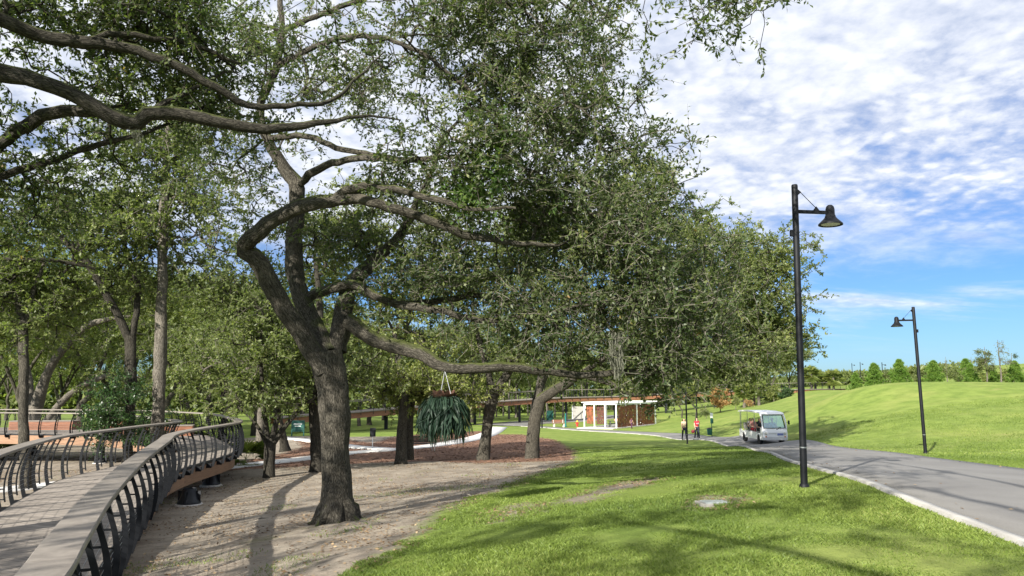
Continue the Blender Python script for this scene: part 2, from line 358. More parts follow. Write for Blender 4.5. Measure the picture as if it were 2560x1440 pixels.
M_fern = leaf_mat('staghorn_frond', [(0, (0.010, 0.024, 0.015)), (0.6, (0.020, 0.044, 0.026)), (0.92, (0.04, 0.07, 0.04)), (1.0, (0.10, 0.09, 0.035))], 0.2, 0.55)
M_fernb = pmat('brown_fern_shield', (0.075, 0.034, 0.018), 0.9, 0, 0.5, 9, 0.6, 20)
M_moss = leaf_mat('spanish_moss_strand', [(0, (0.11, 0.115, 0.085)), (1.0, (0.22, 0.22, 0.17))], 0.35, 0.9, (1, 1, 0.9))
M_grass = leaf_mat('grass_blade', [(0, (0.080, 0.128, 0.026)), (0.45, (0.148, 0.206, 0.044)), (0.8, (0.225, 0.295, 0.064)), (0.93, (0.32, 0.355, 0.11)), (1.0, (0.42, 0.38, 0.19))], 0.35, 0.5, (1.3, 1.35, 0.5), 0.25)
M_litter = leaf_mat('dry_leaf', [(0, (0.09, 0.055, 0.03)), (0.5, (0.20, 0.13, 0.07)), (1.0, (0.36, 0.27, 0.16))], 0.1, 0.8, (1, 1, 1))
M_chip = leaf_mat('mulch_chip', [(0, (0.085, 0.045, 0.03)), (0.5, (0.18, 0.098, 0.064)), (1.0, (0.29, 0.175, 0.12))], 0.05, 0.9, (1, 1, 1))

# ------------------------------------------------------------------ road, paths, zones
A2 = lambda *p: at(*p)[:2]
X2 = lambda L: [tuple(p[:2]) for p in L]
roadN = smooth_poly([(4.0,-30),(4.05,-8),(4.2,1)] + X2(RN) + [A2(1340,1069,92),A2(1262,1067,95)], 0.5)
roadF = smooth_poly([(9.6,-30),(9.7,-8),(9.8,3),(10.0,9)] + X2(RF) + [A2(1340,1066,97),A2(1262,1064.5,99)], 0.5)
for _p in (roadN, roadF):
    for _ in range(260): _p[1:-1] = _p[1:-1] * 0.5 + (_p[:-2] + _p[2:]) * 0.25
def resamp(p, n):
    s = np.concatenate([[0], np.cumsum(np.linalg.norm(np.diff(p, axis=0), axis=1))]); q = np.linspace(0, s[-1], n)
    return np.stack([np.interp(q, s, p[:, k]) for k in range(p.shape[1])], 1)
NR = 260
def by_y(p, n):   # same share of length keeps both edges abreast
    return resamp(p, n)
roadN, roadF = by_y(roadN, NR), by_y(roadF, NR)
road_poly = np.vstack([roadN, roadF[::-1]])
def band(c, w):
    c = np.asarray(c); t = np.gradient(c, axis=0); t /= np.linalg.norm(t, axis=1)[:, None]; nrm = np.stack([-t[:, 1], t[:, 0]], 1)
    return c + nrm * w / 2, c - nrm * w / 2
G2 = lambda *p: gnd(*p)[:2]
pathA = smooth_poly([G2(-160,1236),G2(0,1226),G2(280,1196),G2(540,1172),G2(700,1154),G2(880,1132),G2(990,1124),G2(1100,1112),G2(1190,1095),G2(1228,1082),A2(1250,1070,86)], 0.6)
pathB = smooth_poly([G2(690,1094),G2(745,1098),G2(800,1105),G2(880,1117),G2(985,1124)], 0.6)
side_road = smooth_poly([A2(1240,1066,93),A2(1275,1061,98),A2(1320,1057,104),A2(1390,1053.5,110),A2(1470,1051,114),A2(1560,1046,120)], 1.0)
SHEETS = []
def sheet(name, a, b, mat, lift, ncross=6, skirt=0.12, kind='structure'):
    n = len(a); cols = [a + (b - a) * k / (ncross - 1) for k in range(ncross)]
    X = np.stack(cols, 1); Z = zt(X[..., 0], X[..., 1]) + lift
    V = np.concatenate([X, Z[..., None]], 2)
    lo, hi = V[:, :1].copy(), V[:, -1:].copy(); lo[..., 2] -= skirt; hi[..., 2] -= skirt
    V = np.concatenate([lo, V, hi], 1); m = ncross + 2
    idx = np.arange(n * m).reshape(n, m)
    Q = np.stack([idx[:-1, :-1], idx[:-1, 1:], idx[1:, 1:], idx[1:, :-1]], -1).reshape(-1, 4)
    me = mesh_np(name, V.reshape(-1, 3), Q, mat, False); o = obj(name, me); tag(o, kind=kind)
    st = max(1, len(a) // 45); SHEETS.append(np.vstack([a[::st], a[-1:], b[-1:], b[::-st]])); return o
def asphalt():
    m = bpy.data.materials.new('asphalt'); nt = NT(m); g = G(nt); co = g.n('ShaderNodeTexCoord').outputs['Object']
    n1 = g.noise(co, 0.35, 5, 0.6); n2 = g.noise(co, 60, 3, 0.7); n3 = g.noise(g.n('ShaderNodeMapping', {0: co, 3: (1.2, 0.12, 1)}).outputs[0], 1.0, 4)
    col = g.mix(g.smooth(n1, 0.3, 0.7), (0.170, 0.163, 0.152), (0.222, 0.214, 0.200))
    col = g.mix(g.math('MULTIPLY', g.smooth(n3, 0.45, 0.7), 0.35), col, (0.262, 0.254, 0.24))
    col = g.mix(g.math('MULTIPLY', g.smooth(n2, 0.35, 0.75), 0.35), col, (0.10, 0.10, 0.102))
    b = g.n('ShaderNodeBsdfPrincipled', {'Base Color': col, 'Roughness': 0.85, 'Specular IOR Level': 0.3})
    bn = g.n('ShaderNodeBump', {'Strength': 0.35, 'Distance': 0.006, 'Height': n2}); nt.links.new(bn.outputs[0], b.inputs['Normal'])
    nt.links.new(b.outputs[0], g.n('ShaderNodeOutputMaterial').inputs[0]); return m
M_asph = asphalt()
sheet('road', roadN, roadF, M_asph, 0.03, 8)
ka = roadN; t_ = np.gradient(roadN, axis=0); t_ /= np.linalg.norm(t_, axis=1)[:, None]; kn = np.stack([-t_[:, 1], t_[:, 0]], 1)
kb = roadN + kn * 0.14
o = sheet('kerb', kb, ka - kn * 0.004, pmat('kerb_concrete', (0.40, 0.385, 0.355), 0.9, 0, 0.2, 1.1, 0.3, 30, 0.2), 0.05, 2, 0.2)
pa, pb = band(pathA, 1.7); M_path = pmat('path_concrete', (0.60, 0.585, 0.56), 0.85, 0, 0.12, 0.8, 0.15, 30, 0.3)
sheet('concrete_path', pa, pb, M_path, 0.035, 3)
pa, pb = band(pathB, 1.5); o = sheet('concrete_path', pa, pb, M_path, 0.039, 3)
pa, pb = band(side_road, 6.0); sheet('side_road', pa, pb, M_asph, 0.04, 6)

dirt_poly = np.array([G2(*p) for p in [(690,1700),(800,1480),(860,1436),(955,1398),(1025,1345),(1080,1292),(1160,1260),(1290,1212),(1335,1185),(1440,1156),(1440,1140),(1330,1112),(1180,1088),(1040,1091),(880,1092),(700,1090),(560,1098),(380,1120),(150,1105),(-200,1105),(-500,1150),(-700,1300),(-700,1700)]])
mulch_poly = np.array([G2(*p) for p in [(560,1160),(690,1138),(760,1118),(735,1097),(860,1098),(930,1108),(1000,1089),(1120,1083),(1200,1077),(1236,1086),(1300,1086),(1385,1099),(1438,1128),(1425,1150),(1200,1157),(1000,1153),(880,1160),(740,1166),(560,1178)]])
patch_poly = np.array([G2(*p) for p in [(1430,1250),(1500,1222),(1560,1205),(1640,1192),(1650,1198),(1590,1214),(1520,1234),(1450,1256)]])
patch2 = np.array([G2(*p) for p in [(1230,1290),(1290,1262),(1320,1266),(1310,1285),(1250,1300)]])
patch3 = np.array([G2(*p) for p in [(1755,1262),(1770,1246),(1815,1243),(1830,1252),(1812,1266),(1770,1270)]])
patch4 = np.array([G2(*p) for p in [(1100,1440),(1150,1425),(1220,1428),(1200,1445)]])
def in_dirt(x, y):
    d = sdist(x, y, dirt_poly)
    for pp, k_ in ((patch_poly, .12), (patch2, .15), (patch3, .08)): d = np.minimum(d, sdist(x, y, pp) - k_)
    return d
RX0, RY0, RST = -48.0, -10.0, 0.2
def raster(fn):
    xs = np.arange(RX0, 48.0, RST); ys = np.arange(RY0, 90.0, RST); X, Y = np.meshgrid(xs, ys); return fn(X.ravel(), Y.ravel()).reshape(X.shape)
def look(R, x, y):
    i = np.clip((y - RY0) / RST, 0, R.shape[0] - 1.001); j = np.clip((x - RX0) / RST, 0, R.shape[1] - 1.001); a = i.astype(int); b = j.astype(int); u = i - a; v = j - b
    return R[a, b]*(1-u)*(1-v) + R[a+1, b]*u*(1-v) + R[a, b+1]*(1-u)*v + R[a+1, b+1]*u*v
def sheet_sd(x, y):
    d = np.full(len(x), 1e9)
    for s in SHEETS: d = np.minimum(d, sdist(x, y, s))
    return d
u = np.arange(-4.75, 4.76, 0.0205); gx = 12 * np.sinh(u) + 1
v = np.arange(-3.6, 4.9, 0.0195); gy = 10 + 13 * np.sinh(v)
GX, GY = np.meshgrid(gx, gy); GZ = zt(GX, GY)
fx, fy = GX.ravel(), GY.ravel()
sdd = np.full(len(fx), 50.0); sdm = np.full(len(fx), 50.0); sdr = np.full(len(fx), 50.0)
k = (np.abs(fx) < 90) & (fy > -40) & (fy < 130)
sdd[k] = in_dirt(fx[k], fy[k]); sdm[k] = sdist(fx[k], fy[k], mulch_poly); sdr[k] = sheet_sd(fx[k], fy[k])
def vnoise(x, y, s, seed):
    r = np.random.default_rng(seed); tab = r.random((256, 256)); X = x / s; Y = y / s
    i = np.floor(X).astype(int); j = np.floor(Y).astype(int); a = X - i; b = Y - j; a = a*a*(3-2*a); b = b*b*(3-2*b)
    q = lambda ii, jj: tab[ii % 256, jj % 256]
    return q(i,j)*(1-a)*(1-b)+q(i+1,j)*a*(1-b)+q(i,j+1)*(1-a)*b+q(i+1,j+1)*a*b
rel = (vnoise(fx, fy, 1.7, 1) - .5) * 0.05 + (vnoise(fx, fy, 0.6, 2) - .5) * 0.035
rel *= np.clip(sdr / 0.8, 0, 1) * (np.hypot(fx, fy) < 60)
zg = GZ.ravel() + rel; zg = np.where(sdr < -0.3, zg - 0.07, zg)
idx = np.arange(len(fx)).reshape(GX.shape)
Q = np.stack([idx[:-1, :-1], idx[:-1, 1:], idx[1:, 1:], idx[1:, :-1]], -1).reshape(-1, 4)
def ground_mat():
    m = bpy.data.materials.new('ground'); nt = NT(m); g = G(nt)
    co = g.n('ShaderNodeNewGeometry').outputs['Position']
    ad = g.n('ShaderNodeAttribute', attribute_name='sdd').outputs['Fac']; am = g.n('ShaderNodeAttribute', attribute_name='sdm').outputs['Fac']
    nb = g.noise(co, 0.22, 4, 0.6); nm = g.noise(co, 1.1, 5, 0.65); nf = g.noise(co, 9, 5, 0.7); nff = g.noise(co, 55, 3, 0.7)
    # lawn
    gr = g.mix(g.smooth(nm, 0.3, 0.7), (0.125, 0.180, 0.036), (0.200, 0.262, 0.058))
    gr = g.mix(g.math('MULTIPLY', g.smooth(nb, 0.45, 0.72), 0.55), gr, (0.27, 0.29, 0.085))
    gr = g.mix(g.math('MULTIPLY', g.smooth(nf, 0.5, 0.8), 0.4), gr, (0.085, 0.13, 0.022))
    nw = g.noise(g.n('ShaderNodeMapping', {0: co, 3: (0.5, 1.6, 1)}).outputs[0], 0.5, 5, 0.7)
    gr = g.mix(g.math('MULTIPLY', g.smooth(nw, 0.62, 0.78), 0.6), gr, (0.30, 0.25, 0.11))
    # bare sand with litter
    di = g.mix(g.smooth(nm, 0.3, 0.7), (0.215, 0.182, 0.145), (0.345, 0.30, 0.24))
    st = g.noise(g.n('ShaderNodeMapping', {0: co, 2: (0, 0, 0.35), 3: (1.0, 3.6, 1)}).outputs[0], 2.2, 6, 0.72)
    di = g.mix(g.math('MULTIPLY', g.smooth(st, 0.5, 0.72), 0.75), di, (0.145, 0.115, 0.085))
    di = g.mix(g.math('MULTIPLY', g.smooth(nff, 0.56, 0.7), 0.6), di, (0.11, 0.08, 0.055))
    weed = g.math('MULTIPLY', g.smooth(g.noise(co, 0.45, 5, 0.65), 0.60, 0.72), g.smooth(nf, 0.35, 0.6))
    di = g.mix(g.math('MULTIPLY', weed, 0.7), di, (0.13, 0.13, 0.035))
    # mulch
    mu = g.mix(g.smooth(nf, 0.3, 0.7), (0.155, 0.090, 0.062), (0.255, 0.155, 0.108)); mu = g.mix(g.smooth(nff, 0.5, 0.75), mu, (0.11, 0.05, 0.03))
    edge = g.math('ADD', g.math('MULTIPLY', g.math('SUBTRACT', nm, 0.5), 1.5), g.math('MULTIPLY', g.math('SUBTRACT', nf, 0.5), 1.0))
    fd = g.smooth(g.math('ADD', ad, edge), 0.30, -0.30); fm = g.smooth(g.math('ADD', am, g.math('MULTIPLY', edge, 0.9)), 0.3, -0.3)
    col = g.mix(fd, gr, di); col = g.mix(fm, col, mu)
    b = g.n('ShaderNodeBsdfPrincipled', {'Base Color': col, 'Roughness': 0.95, 'Specular IOR Level': 0.1})
    h = g.math('ADD', g.math('MULTIPLY', nf, 0.7), g.math('ADD', g.math('MULTIPLY', nff, 0.25), g.math('MULTIPLY', st, 0.4)))
    bn = g.n('ShaderNodeBump', {'Strength': 0.8, 'Distance': 0.06, 'Height': h}); nt.links.new(bn.outputs[0], b.inputs['Normal'])
    nt.links.new(b.outputs[0], g.n('ShaderNodeOutputMaterial').inputs[0]); return m
me = mesh_np('ground', np.stack([fx, fy, zg], 1), Q, ground_mat(), True); attr(me, 'sdd', sdd); attr(me, 'sdm', sdm)
tag(obj('ground', me), kind='structure')

# ------------------------------------------------------------------ boardwalk
ZD = E - 2.2; ZR = E - 1.13
Rp = [(-3.4,-7),(-2.2,-2),(-2.05,2.2),(-2.81,4.5),(-3.45,5.94),(-4.54,8.4),(-6.2,12.5),(-7.95,17.2),(-8.75,19.3),(-9.2,21.3),(-9.42,23.3),(-9.6,25.5),(-9.95,27.3),(-11,29.9),(-13,33.7),(-14.8,36.7),(-17.3,39.4),(-19.8,41.8),(-23.4,43.5),(-31.4,45),(-46,46)]
Lp = [(-6.3,-7),(-5.1,-2),(-4.95,2.2),(-5.75,5.4),(-6.2,7.0),(-7.2,9.5),(-9.2,13.4),(-10.9,17.6),(-11.4,19.4),(-11.6,21.2),(-11.85,23.2),(-12,25),(-12.05,26.8),(-12.5,28.1),(-13.6,29.7),(-15,31.3),(-17,33.9),(-20,36.6),(-24,38.1),(-31.4,39),(-46,39.5)]
def cr(pts, ts):
    p = np.array(pts, float); p = np.vstack([2*p[0]-p[1], p, 2*p[-1]-p[-2]]); out = []
    for t in ts:
        i = min(int(t), len(pts) - 2); f = t - i; i += 1
        out.append(0.5*((2*p[i]) + (-p[i-1]+p[i+1])*f + (2*p[i-1]-5*p[i]+4*p[i+1]-p[i+2])*f*f + (-p[i-1]+3*p[i]-3*p[i+1]+p[i+2])*f**3))
    return np.array(out)
tt = np.linspace(0, len(Rp) - 1.001, 1200); Rc, Lc = cr(Rp, tt), cr(Lp, tt); Cc = (Rc + Lc) / 2
sC = np.concatenate([[0], np.cumsum(np.linalg.norm(np.diff(Cc, axis=0), axis=1))])
bw = thing('boardwalk', 'curving raised timber boardwalk with cable railings beneath the oaks', 'boardwalk', (0, 0, 0))
npl = int(sC[-1] / 0.147); tb = np.interp(np.linspace(0, sC[-1], npl + 1), sC, tt)
Rb, Lb = cr(Rp, tb), cr(Lp, tb)
nin = (Lb - Rb) / np.linalg.norm(Lb - Rb, axis=1)[:, None]; Rd, Ld = Rb + nin * 0.14, Lb - nin * 0.14
rest = MB(); rnd = random.Random(3); cnt = 0
i0 = int(np.argmin(np.abs(Rb[:, 1] - 3.2)))
def plank_geo(i):
    gap = 0.04; dz = rnd.uniform(-0.0025, 0.0025)
    a = Rd[i]*(1-gap)+Rd[i+1]*gap; b = Rd[i+1]*(1-gap)+Rd[i]*gap; c = Ld[i+1]*(1-gap)+Ld[i]*gap; d = Ld[i]*(1-gap)+Ld[i+1]*gap
    return [(*p, z) for z in (ZD-0.04+dz, ZD+dz) for p in (a, b, c, d)]
PF = [(3,2,1,0),(4,5,6,7),(0,1,5,4),(1,2,6,5),(2,3,7,6),(3,0,4,7)]
for i in range(npl):
    v = plank_geo(i)
    if i0 <= i < i0 + 298:
        me = bpy.data.meshes.new('deck_plank'); c = np.mean(v, axis=0); ang = math.atan2(*(Ld[i]-Rd[i])[::-1]) - math.pi/2
        rm = Matrix.Rotation(-ang, 3, 'Z')
        me.from_pydata([rm @ (Vector(q) - Vector(c)) for q in v], [], PF); me.materials.append(M_deck)
        o = obj('deck_plank', me, bw, Vector(c)); o.rotation_euler[2] = ang
    else: rest.add(v, PF)
tag(rest.build('deck_boards', M_deck, bw), kind='stuff')
def edge_curve(pts, inward_from, step=0.3):
    t = np.linspace(0, len(pts) - 1.001, 1500); c = cr(pts, t); o = cr(inward_from, t)
    s = np.concatenate([[0], np.cumsum(np.linalg.norm(np.diff(c, axis=0), axis=1))]); n = int(s[-1] / step) + 1
    q = np.linspace(0, s[-1], n); cc = np.stack([np.interp(q, s, c[:, k]) for k in (0, 1)], 1)
    tg = np.gradient(cc, axis=0); tg /= np.linalg.norm(tg, axis=1)[:, None]; nr = np.stack([-tg[:, 1], tg[:, 0]], 1)
    oc = np.stack([np.interp(q, s, o[:, k]) for k in (0, 1)], 1)
    if ((oc - cc) * nr).sum() > 0: nr = -nr
    return cc, nr            # nr points outwards
def xbow(h):                 # outward bow of the railing at a height above the deck
    return 0.05 + 0.15 * math.sin(math.pi * min(max((h + 0.22) / 1.27, 0), 1)) ** 0.9 - 0.06 * h
def post_mesh():
    m = MB(); hs = np.linspace(-0.16, 1.0, 13)
    def blade(off, w0, w1, th, h0=-0.16, h1=1.0):
        hh = [h for h in hs if h0 <= h <= h1]; n = len(hh); pts = []
        for h in hh:
            w = w0 + (w1 - w0) * (h - hh[0]) / (hh[-1] - hh[0]); x = xbow(h) + off
            pts.append([(x - w/2, y, h) for y in (-th/2, th/2)] + [(x + w/2, y, h) for y in (th/2, -th/2)])
        V = [q for r in pts for q in r]; Fs = [(3,2,1,0), tuple((n-1)*4+k for k in range(4))]
        for i in range(n-1):
            for k in range(4): Fs.append((i*4+k, i*4+(k+1)%4, (i+1)*4+(k+1)%4, (i+1)*4+k))
        m.add(V, Fs)
    blade(0.03, 0.085, 0.05, 0.02); blade(-0.085, 0.028, 0.028, 0.022, 0.0, 1.0)
    for h in (0.08, 0.28, 0.48, 0.68, 0.88): m.box((xbow(h) - 0.045, 0, h), (0.09, 0.02, 0.022))
    m.box((0.0, 0, -0.13), (0.20, 0.06, 0.14)); m.box((0.0, 0, 0.995), (0.26, 0.05, 0.012))
    me = bpy.data.meshes.new('rail_post'); me.from_pydata(m.V, [], m.F); me.materials.append(M_blk); return me
PM = post_mesh()
for pts, oth in ((Rp, Lp), (Lp, Rp)):
    cc, nr = edge_curve(pts, oth, 0.25)
    for i in range(0, len(cc), 4):
        if cc[i][1] < -4: continue
        o = obj('rail_post', PM, bw, (*cc[i], ZD)); o.rotation_euler[2] = math.atan2(nr[i][1], nr[i][0])
    # handrail boards
    step = 10; wv, th = 0.31, 0.05
    for a in range(0, len(cc) - 1, step):
        b = min(a + step, len(cc) - 1); sg = cc[a:b+1]; ng = nr[a:b+1]; n = len(sg)
        if n < 2: continue
        e = 0.005 * (sg[1] - sg[0]) / np.linalg.norm(sg[1] - sg[0]); sg = sg.copy(); sg[0] = sg[0] + e; sg[-1] = sg[-1] - e
        V = []
        for p_, q in zip(sg, ng):
            for s_, dz in ((-1, -th), (1, -th), (1, -0.012), (0.93, 0), (-0.93, 0), (-1, -0.012)):
                pp = p_ + q * s_ * wv / 2; V.append((*pp, ZR + dz))
        Fs = [tuple(reversed(range(6))), tuple((n-1)*6+k for k in range(6))]
        for i in range(n-1):
            for k in range(6): Fs.append((i*6+k, i*6+(k+1)%6, (i+1)*6+(k+1)%6, (i+1)*6+k))
        m = MB(); m.add(V, Fs); m.build('handrail_board', M_rail, bw)
    # cables
    for h in np.linspace(0.10, 0.96, 10):
        p3 = np.column_stack([cc[::2] + nr[::2] * (xbow(h) - 0.075), np.full(len(cc[::2]), ZD + h)])
        m = MB(); m.tube(p3, 0.003, 4); m.build('cable', M_steel, bw)
    # edge beam in lengths, with a dark steel rim above it
    for a in range(0, len(cc) - 1, 10):
        b = min(a + 10, len(cc) - 1); sg = cc[a:b+1] - nr[a:b+1] * 0.12; ng = nr[a:b+1]; n = len(sg)
        if n < 2: continue
        for nm, mt, x0, x1, z0, z1_ in (('edge_beam', M_glulam, -0.08, 0.06, -0.52, -0.085), ('rim_plate', M_blk2, 0.02, 0.045, -0.08, -0.006)):
            V = []
            for p_, q in zip(sg, ng): V += [(*(p_ + q*x0), ZD+z0), (*(p_ + q*x1), ZD+z0), (*(p_ + q*x1), ZD+z1_), (*(p_ + q*x0), ZD+z1_)]
            Fs = [(3,2,1,0), tuple((n-1)*4+k for k in range(4))]
            for i in range(n-1):
                for k in range(4): Fs.append((i*4+k, i*4+(k+1)%4, (i+1)*4+(k+1)%4, (i+1)*4+k))
            m = MB(); m.add(V, Fs); m.build(nm, mt, bw)
# piers
pier_xy = [at(472,1265,20.2)[:2], at(527,1216,25.5)[:2]]
for tq in (11.0,): pass
def pier(x, y):
    zb = z1(x, y); m = MB(); top = ZD - 0.5 - zb
    m.lathe([(0.30, 0.06), (0.30, 0.10), (0.24, 0.18), (0.19, 0.34), (0.17, 0.45), (0.17, top)], 14)
    for k in range(4):
        a = k * math.pi / 2; m.box((0.24*math.cos(a), 0.24*math.sin(a), 0.22), (0.12, 0.02, 0.32), a)
    p_ = m.build('support_pier', M_blk2, bw, True, loc=(x, y, zb))
    m = MB(); m.lathe([(0.36, -0.15), (0.36, 0.01), (0.34, 0.05)], 16); m.build('footing', M_conc, p_)
for x, y in pier_xy: pier(x, y)
for t in (5.2, 7.4, 10.1, 13.6, 15.2, 17.2, 18.6, 19.4):
    r_, l_ = cr(Rp, [t])[0], cr(Lp, [t])[0]; pier(*(l_ * 0.82 + r_ * 0.18))
    if t > 13: pier(*(r_ * 0.82 + l_ * 0.18))
# slatted benches standing on the deck
def slat_bench(x, y, L, W, rz, label, h=0.5):
    t = thing('slatted_bench', label, 'bench', (x, y, ZD + 0.003), rz)
    m = MB(); m.box((0, 0, h/2 - 0.02), (L - 0.06, W - 0.06, h - 0.05)); m.build('core', M_blk2, t)
    for k in range(6):
        z = 0.04 + k * 0.075
        for s in (-1, 1):
            m = MB(); m.box((0, s * (W/2 - 0.012), z), (L, 0.024, 0.062)); m.build('slat', M_ipe, t)
            m = MB(); m.box((s * (L/2 - 0.012), 0, z), (0.024, W - 0.052, 0.062)); m.build('slat', M_ipe, t)
    n = 6
    for k in range(n):
        m = MB(); m.box((0, -W/2 + (k + 0.5) * W / n, h - 0.018), (L + 0.02, W / n - 0.01, 0.036)); m.build('top_slat', M_deck, t)
slat_bench(-17.2, 36.4, 3.3, 0.9, 0.30, 'red-brown slatted timber bench on the boardwalk behind the straight grey trunk')
slat_bench(-26.2, 42.2, 3.4, 0.9, 0.08, 'long red-brown slatted bench on the far left platform of the boardwalk')
slat_bench(-22.6, 43.0, 1.3, 0.5, 0.3, 'small red-brown slatted seat beside the long bench on the platform', 0.8)

# ------------------------------------------------------------------ trees
def leaf_geo(base, d, nrm, L, W):
    """kite-shaped leaves: base points, directions, normals, lengths, widths"""
    d = d / (np.linalg.norm(d, axis=1)[:, None] + 1e-9)
    s = np.cross(d, nrm); s /= np.linalg.norm(s, axis=1)[:, None] + 1e-9; nn = np.cross(s, d)
    L = L[:, None]; W = W[:, None]
    mid = base + d * L * 0.5 + nn * L * 0.06
    V = np.stack([base, mid + s * W / 2, base + d * L, mid - s * W / 2], 1).reshape(-1, 3)
    k = np.arange(len(base))[:, None] * 4
    return V, k + np.array([[0, 1, 2, 3]])
def unit(v): return v / (np.linalg.norm(v, axis=-1, keepdims=True) + 1e-9)
def grow(limbs, blobs, seed, step=0.35, clump=0.55, tip_r=0.006, expo=2.35, droop=0.0):
    """limbs: polylines (n,4) x,y,z,r. blobs: (centre, radii(3), count). Branches reach from the limbs to points in the blobs."""
    rg = np.random.default_rng(seed); pts = []
    for c, r, n in blobs:
        nc = max(3, n // 9); u = unit(rg.normal(size=(nc, 3))) * (rg.random((nc, 1)) ** (1/2.2)); cen = np.asarray(c) + u * np.asarray(r)
        pts.append(cen[rg.integers(0, nc, n)] + rg.normal(size=(n, 3)) * clump * np.array([1, 1, 0.6]))
    A = np.concatenate(pts)
    pos = []; par = []; dirn = []; fix = []
    for li, l in enumerate(limbs):
        l = np.asarray(l, float)
        if li: base = int(np.argmin(((np.array(pos) - l[0, :3])**2).sum(1)))
        for i, q in enumerate(l):
            pos.append(q[:3]); par.append((len(pos) - 2) if i else (base if li else -1)); fix.append(q[3] if len(q) > 3 else 0)
            dirn.append(unit(l[min(i+1, len(l)-1), :3] - l[max(i-1, 0), :3]))
    n0 = len(pos); cap = n0 + len(A) * 40
    PO = np.zeros((cap, 3)); PO[:n0] = pos; DI = np.zeros((cap, 3)); DI[:n0] = dirn
    trunk_n = len(limbs[0]); ok_from = int(trunk_n * 0.55)
    dd = np.min(((A[:, None] - PO[None, ok_from:n0])**2).sum(2), axis=1); order = np.argsort(dd)
    m = n0; par = list(par); chains = []; tips = []; tipd = []
    for ai in order:
        a = A[ai]; d2 = ((PO[ok_from:m] - a)**2).sum(1); j = ok_from + int(np.argmin(d2)); p0 = PO[j]; v = a - p0; L = math.sqrt(d2.min())
        if L < 0.05: continue
        n = max(2, int(L / step) + 1)
        mid = p0 + v * 0.45 + DI[j] * L * 0.28 + rg.normal(size=3) * L * 0.10 + np.array([0, 0, L * (0.08 - droop)])
        ch = [j]; prev = p0
        for k in range(1, n + 1):
            t = k / n; q = (1-t)**2 * p0 + 2*t*(1-t) * mid + t*t * a + (rg.normal(size=3) * 0.035 if k < n else 0)
            if m >= cap: break
            PO[m] = q; DI[m] = unit(q - prev); par.append(ch[-1]); ch.append(m); prev = q; m += 1
        chains.append(ch); tips.append(a); tipd.append(DI[m-1].copy())
    R = np.zeros(m); acc = np.zeros(m)
    for i in range(m - 1, -1, -1):
        R[i] = max(acc[i], tip_r ** expo)
        if par[i] >= 0: acc[par[i]] += R[i]
    R = R ** (1 / expo); R = np.minimum(R, 0.16)
    # a branch never starts thicker than its parent
    for i in range(m):
        if i < n0: R[i] = fix[i] if fix[i] else R[i]
        elif par[i] >= 0: R[i] = min(R[i], R[par[i]] * (0.8 if par[i] < n0 else 1.0))
    return PO[:m], R, chains, np.array(tips), np.array(tipd)
def branch_mesh(PO, R, chains, name, mat):
    Vs, Qs, Bs, b = [], [], [], 0
    for ch in chains:
        p = PO[ch]; r = R[ch].copy(); r[0] = min(r[0], r[1] * 1.15)
        sg = 8 if r[0] > 0.045 else (5 if r[0] > 0.016 else 3)
        V, Q, B = tube_np(p, r, sg); Vs.append(V); Qs.append(Q + b); Bs.append(B); b += len(V)
    me = mesh_np(name, np.concatenate(Vs), np.concatenate(Qs), mat, True); attr(me, 'bark', np.concatenate(Bs), 'POINT', 'FLOAT_VECTOR'); return me
def limb_mesh(l, name, mat, seed=0, flare=0.0, seg=14, rough=0.10, sub=0.18):
    l = np.asarray(l, float); q = smooth_poly(l, sub); rg = np.random.default_rng(seed)
    n = len(q); ph = rg.random(6) * 6.28; wob = np.interp(np.arange(n), np.arange(0, n + 6, 3), rg.normal(size=len(np.arange(0, n + 6, 3))) * 0.05)
    q[1:-1, :3] += rg.normal(size=(n - 2, 3)) * 0.012
    L = np.concatenate([[0], np.cumsum(np.linalg.norm(np.diff(q[:, :3], axis=0), axis=1))])
    def jit(i, a):
        f = 1 + wob[i] + rough * (0.5*np.sin(2*a + ph[0] + L[i]*1.3) + 0.35*np.sin(3*a + ph[1] - L[i]*1.9) + 0.3*np.sin(5*a + ph[2] + L[i]*2.6) + 0.18*np.sin(9*a + ph[3] + L[i]*1.1))
        if flare: f = f + flare * math.exp(-L[i] / 0.28) * (1 + 0.55*np.sin(4*a + ph[4]) + 0.3*np.sin(7*a + ph[5]))
        return f
    V, Q, B = tube_np(q[:, :3], q[:, 3], seg, jit)
    b0 = len(V); V = np.vstack([V, q[-1:, :3]]); B = np.vstack([B, [[0, 0, L[-1]]]])
    me = mesh_np(name, V, Q, mat, True)
    attr(me, 'bark', B, 'POINT', 'FLOAT_VECTOR'); return me
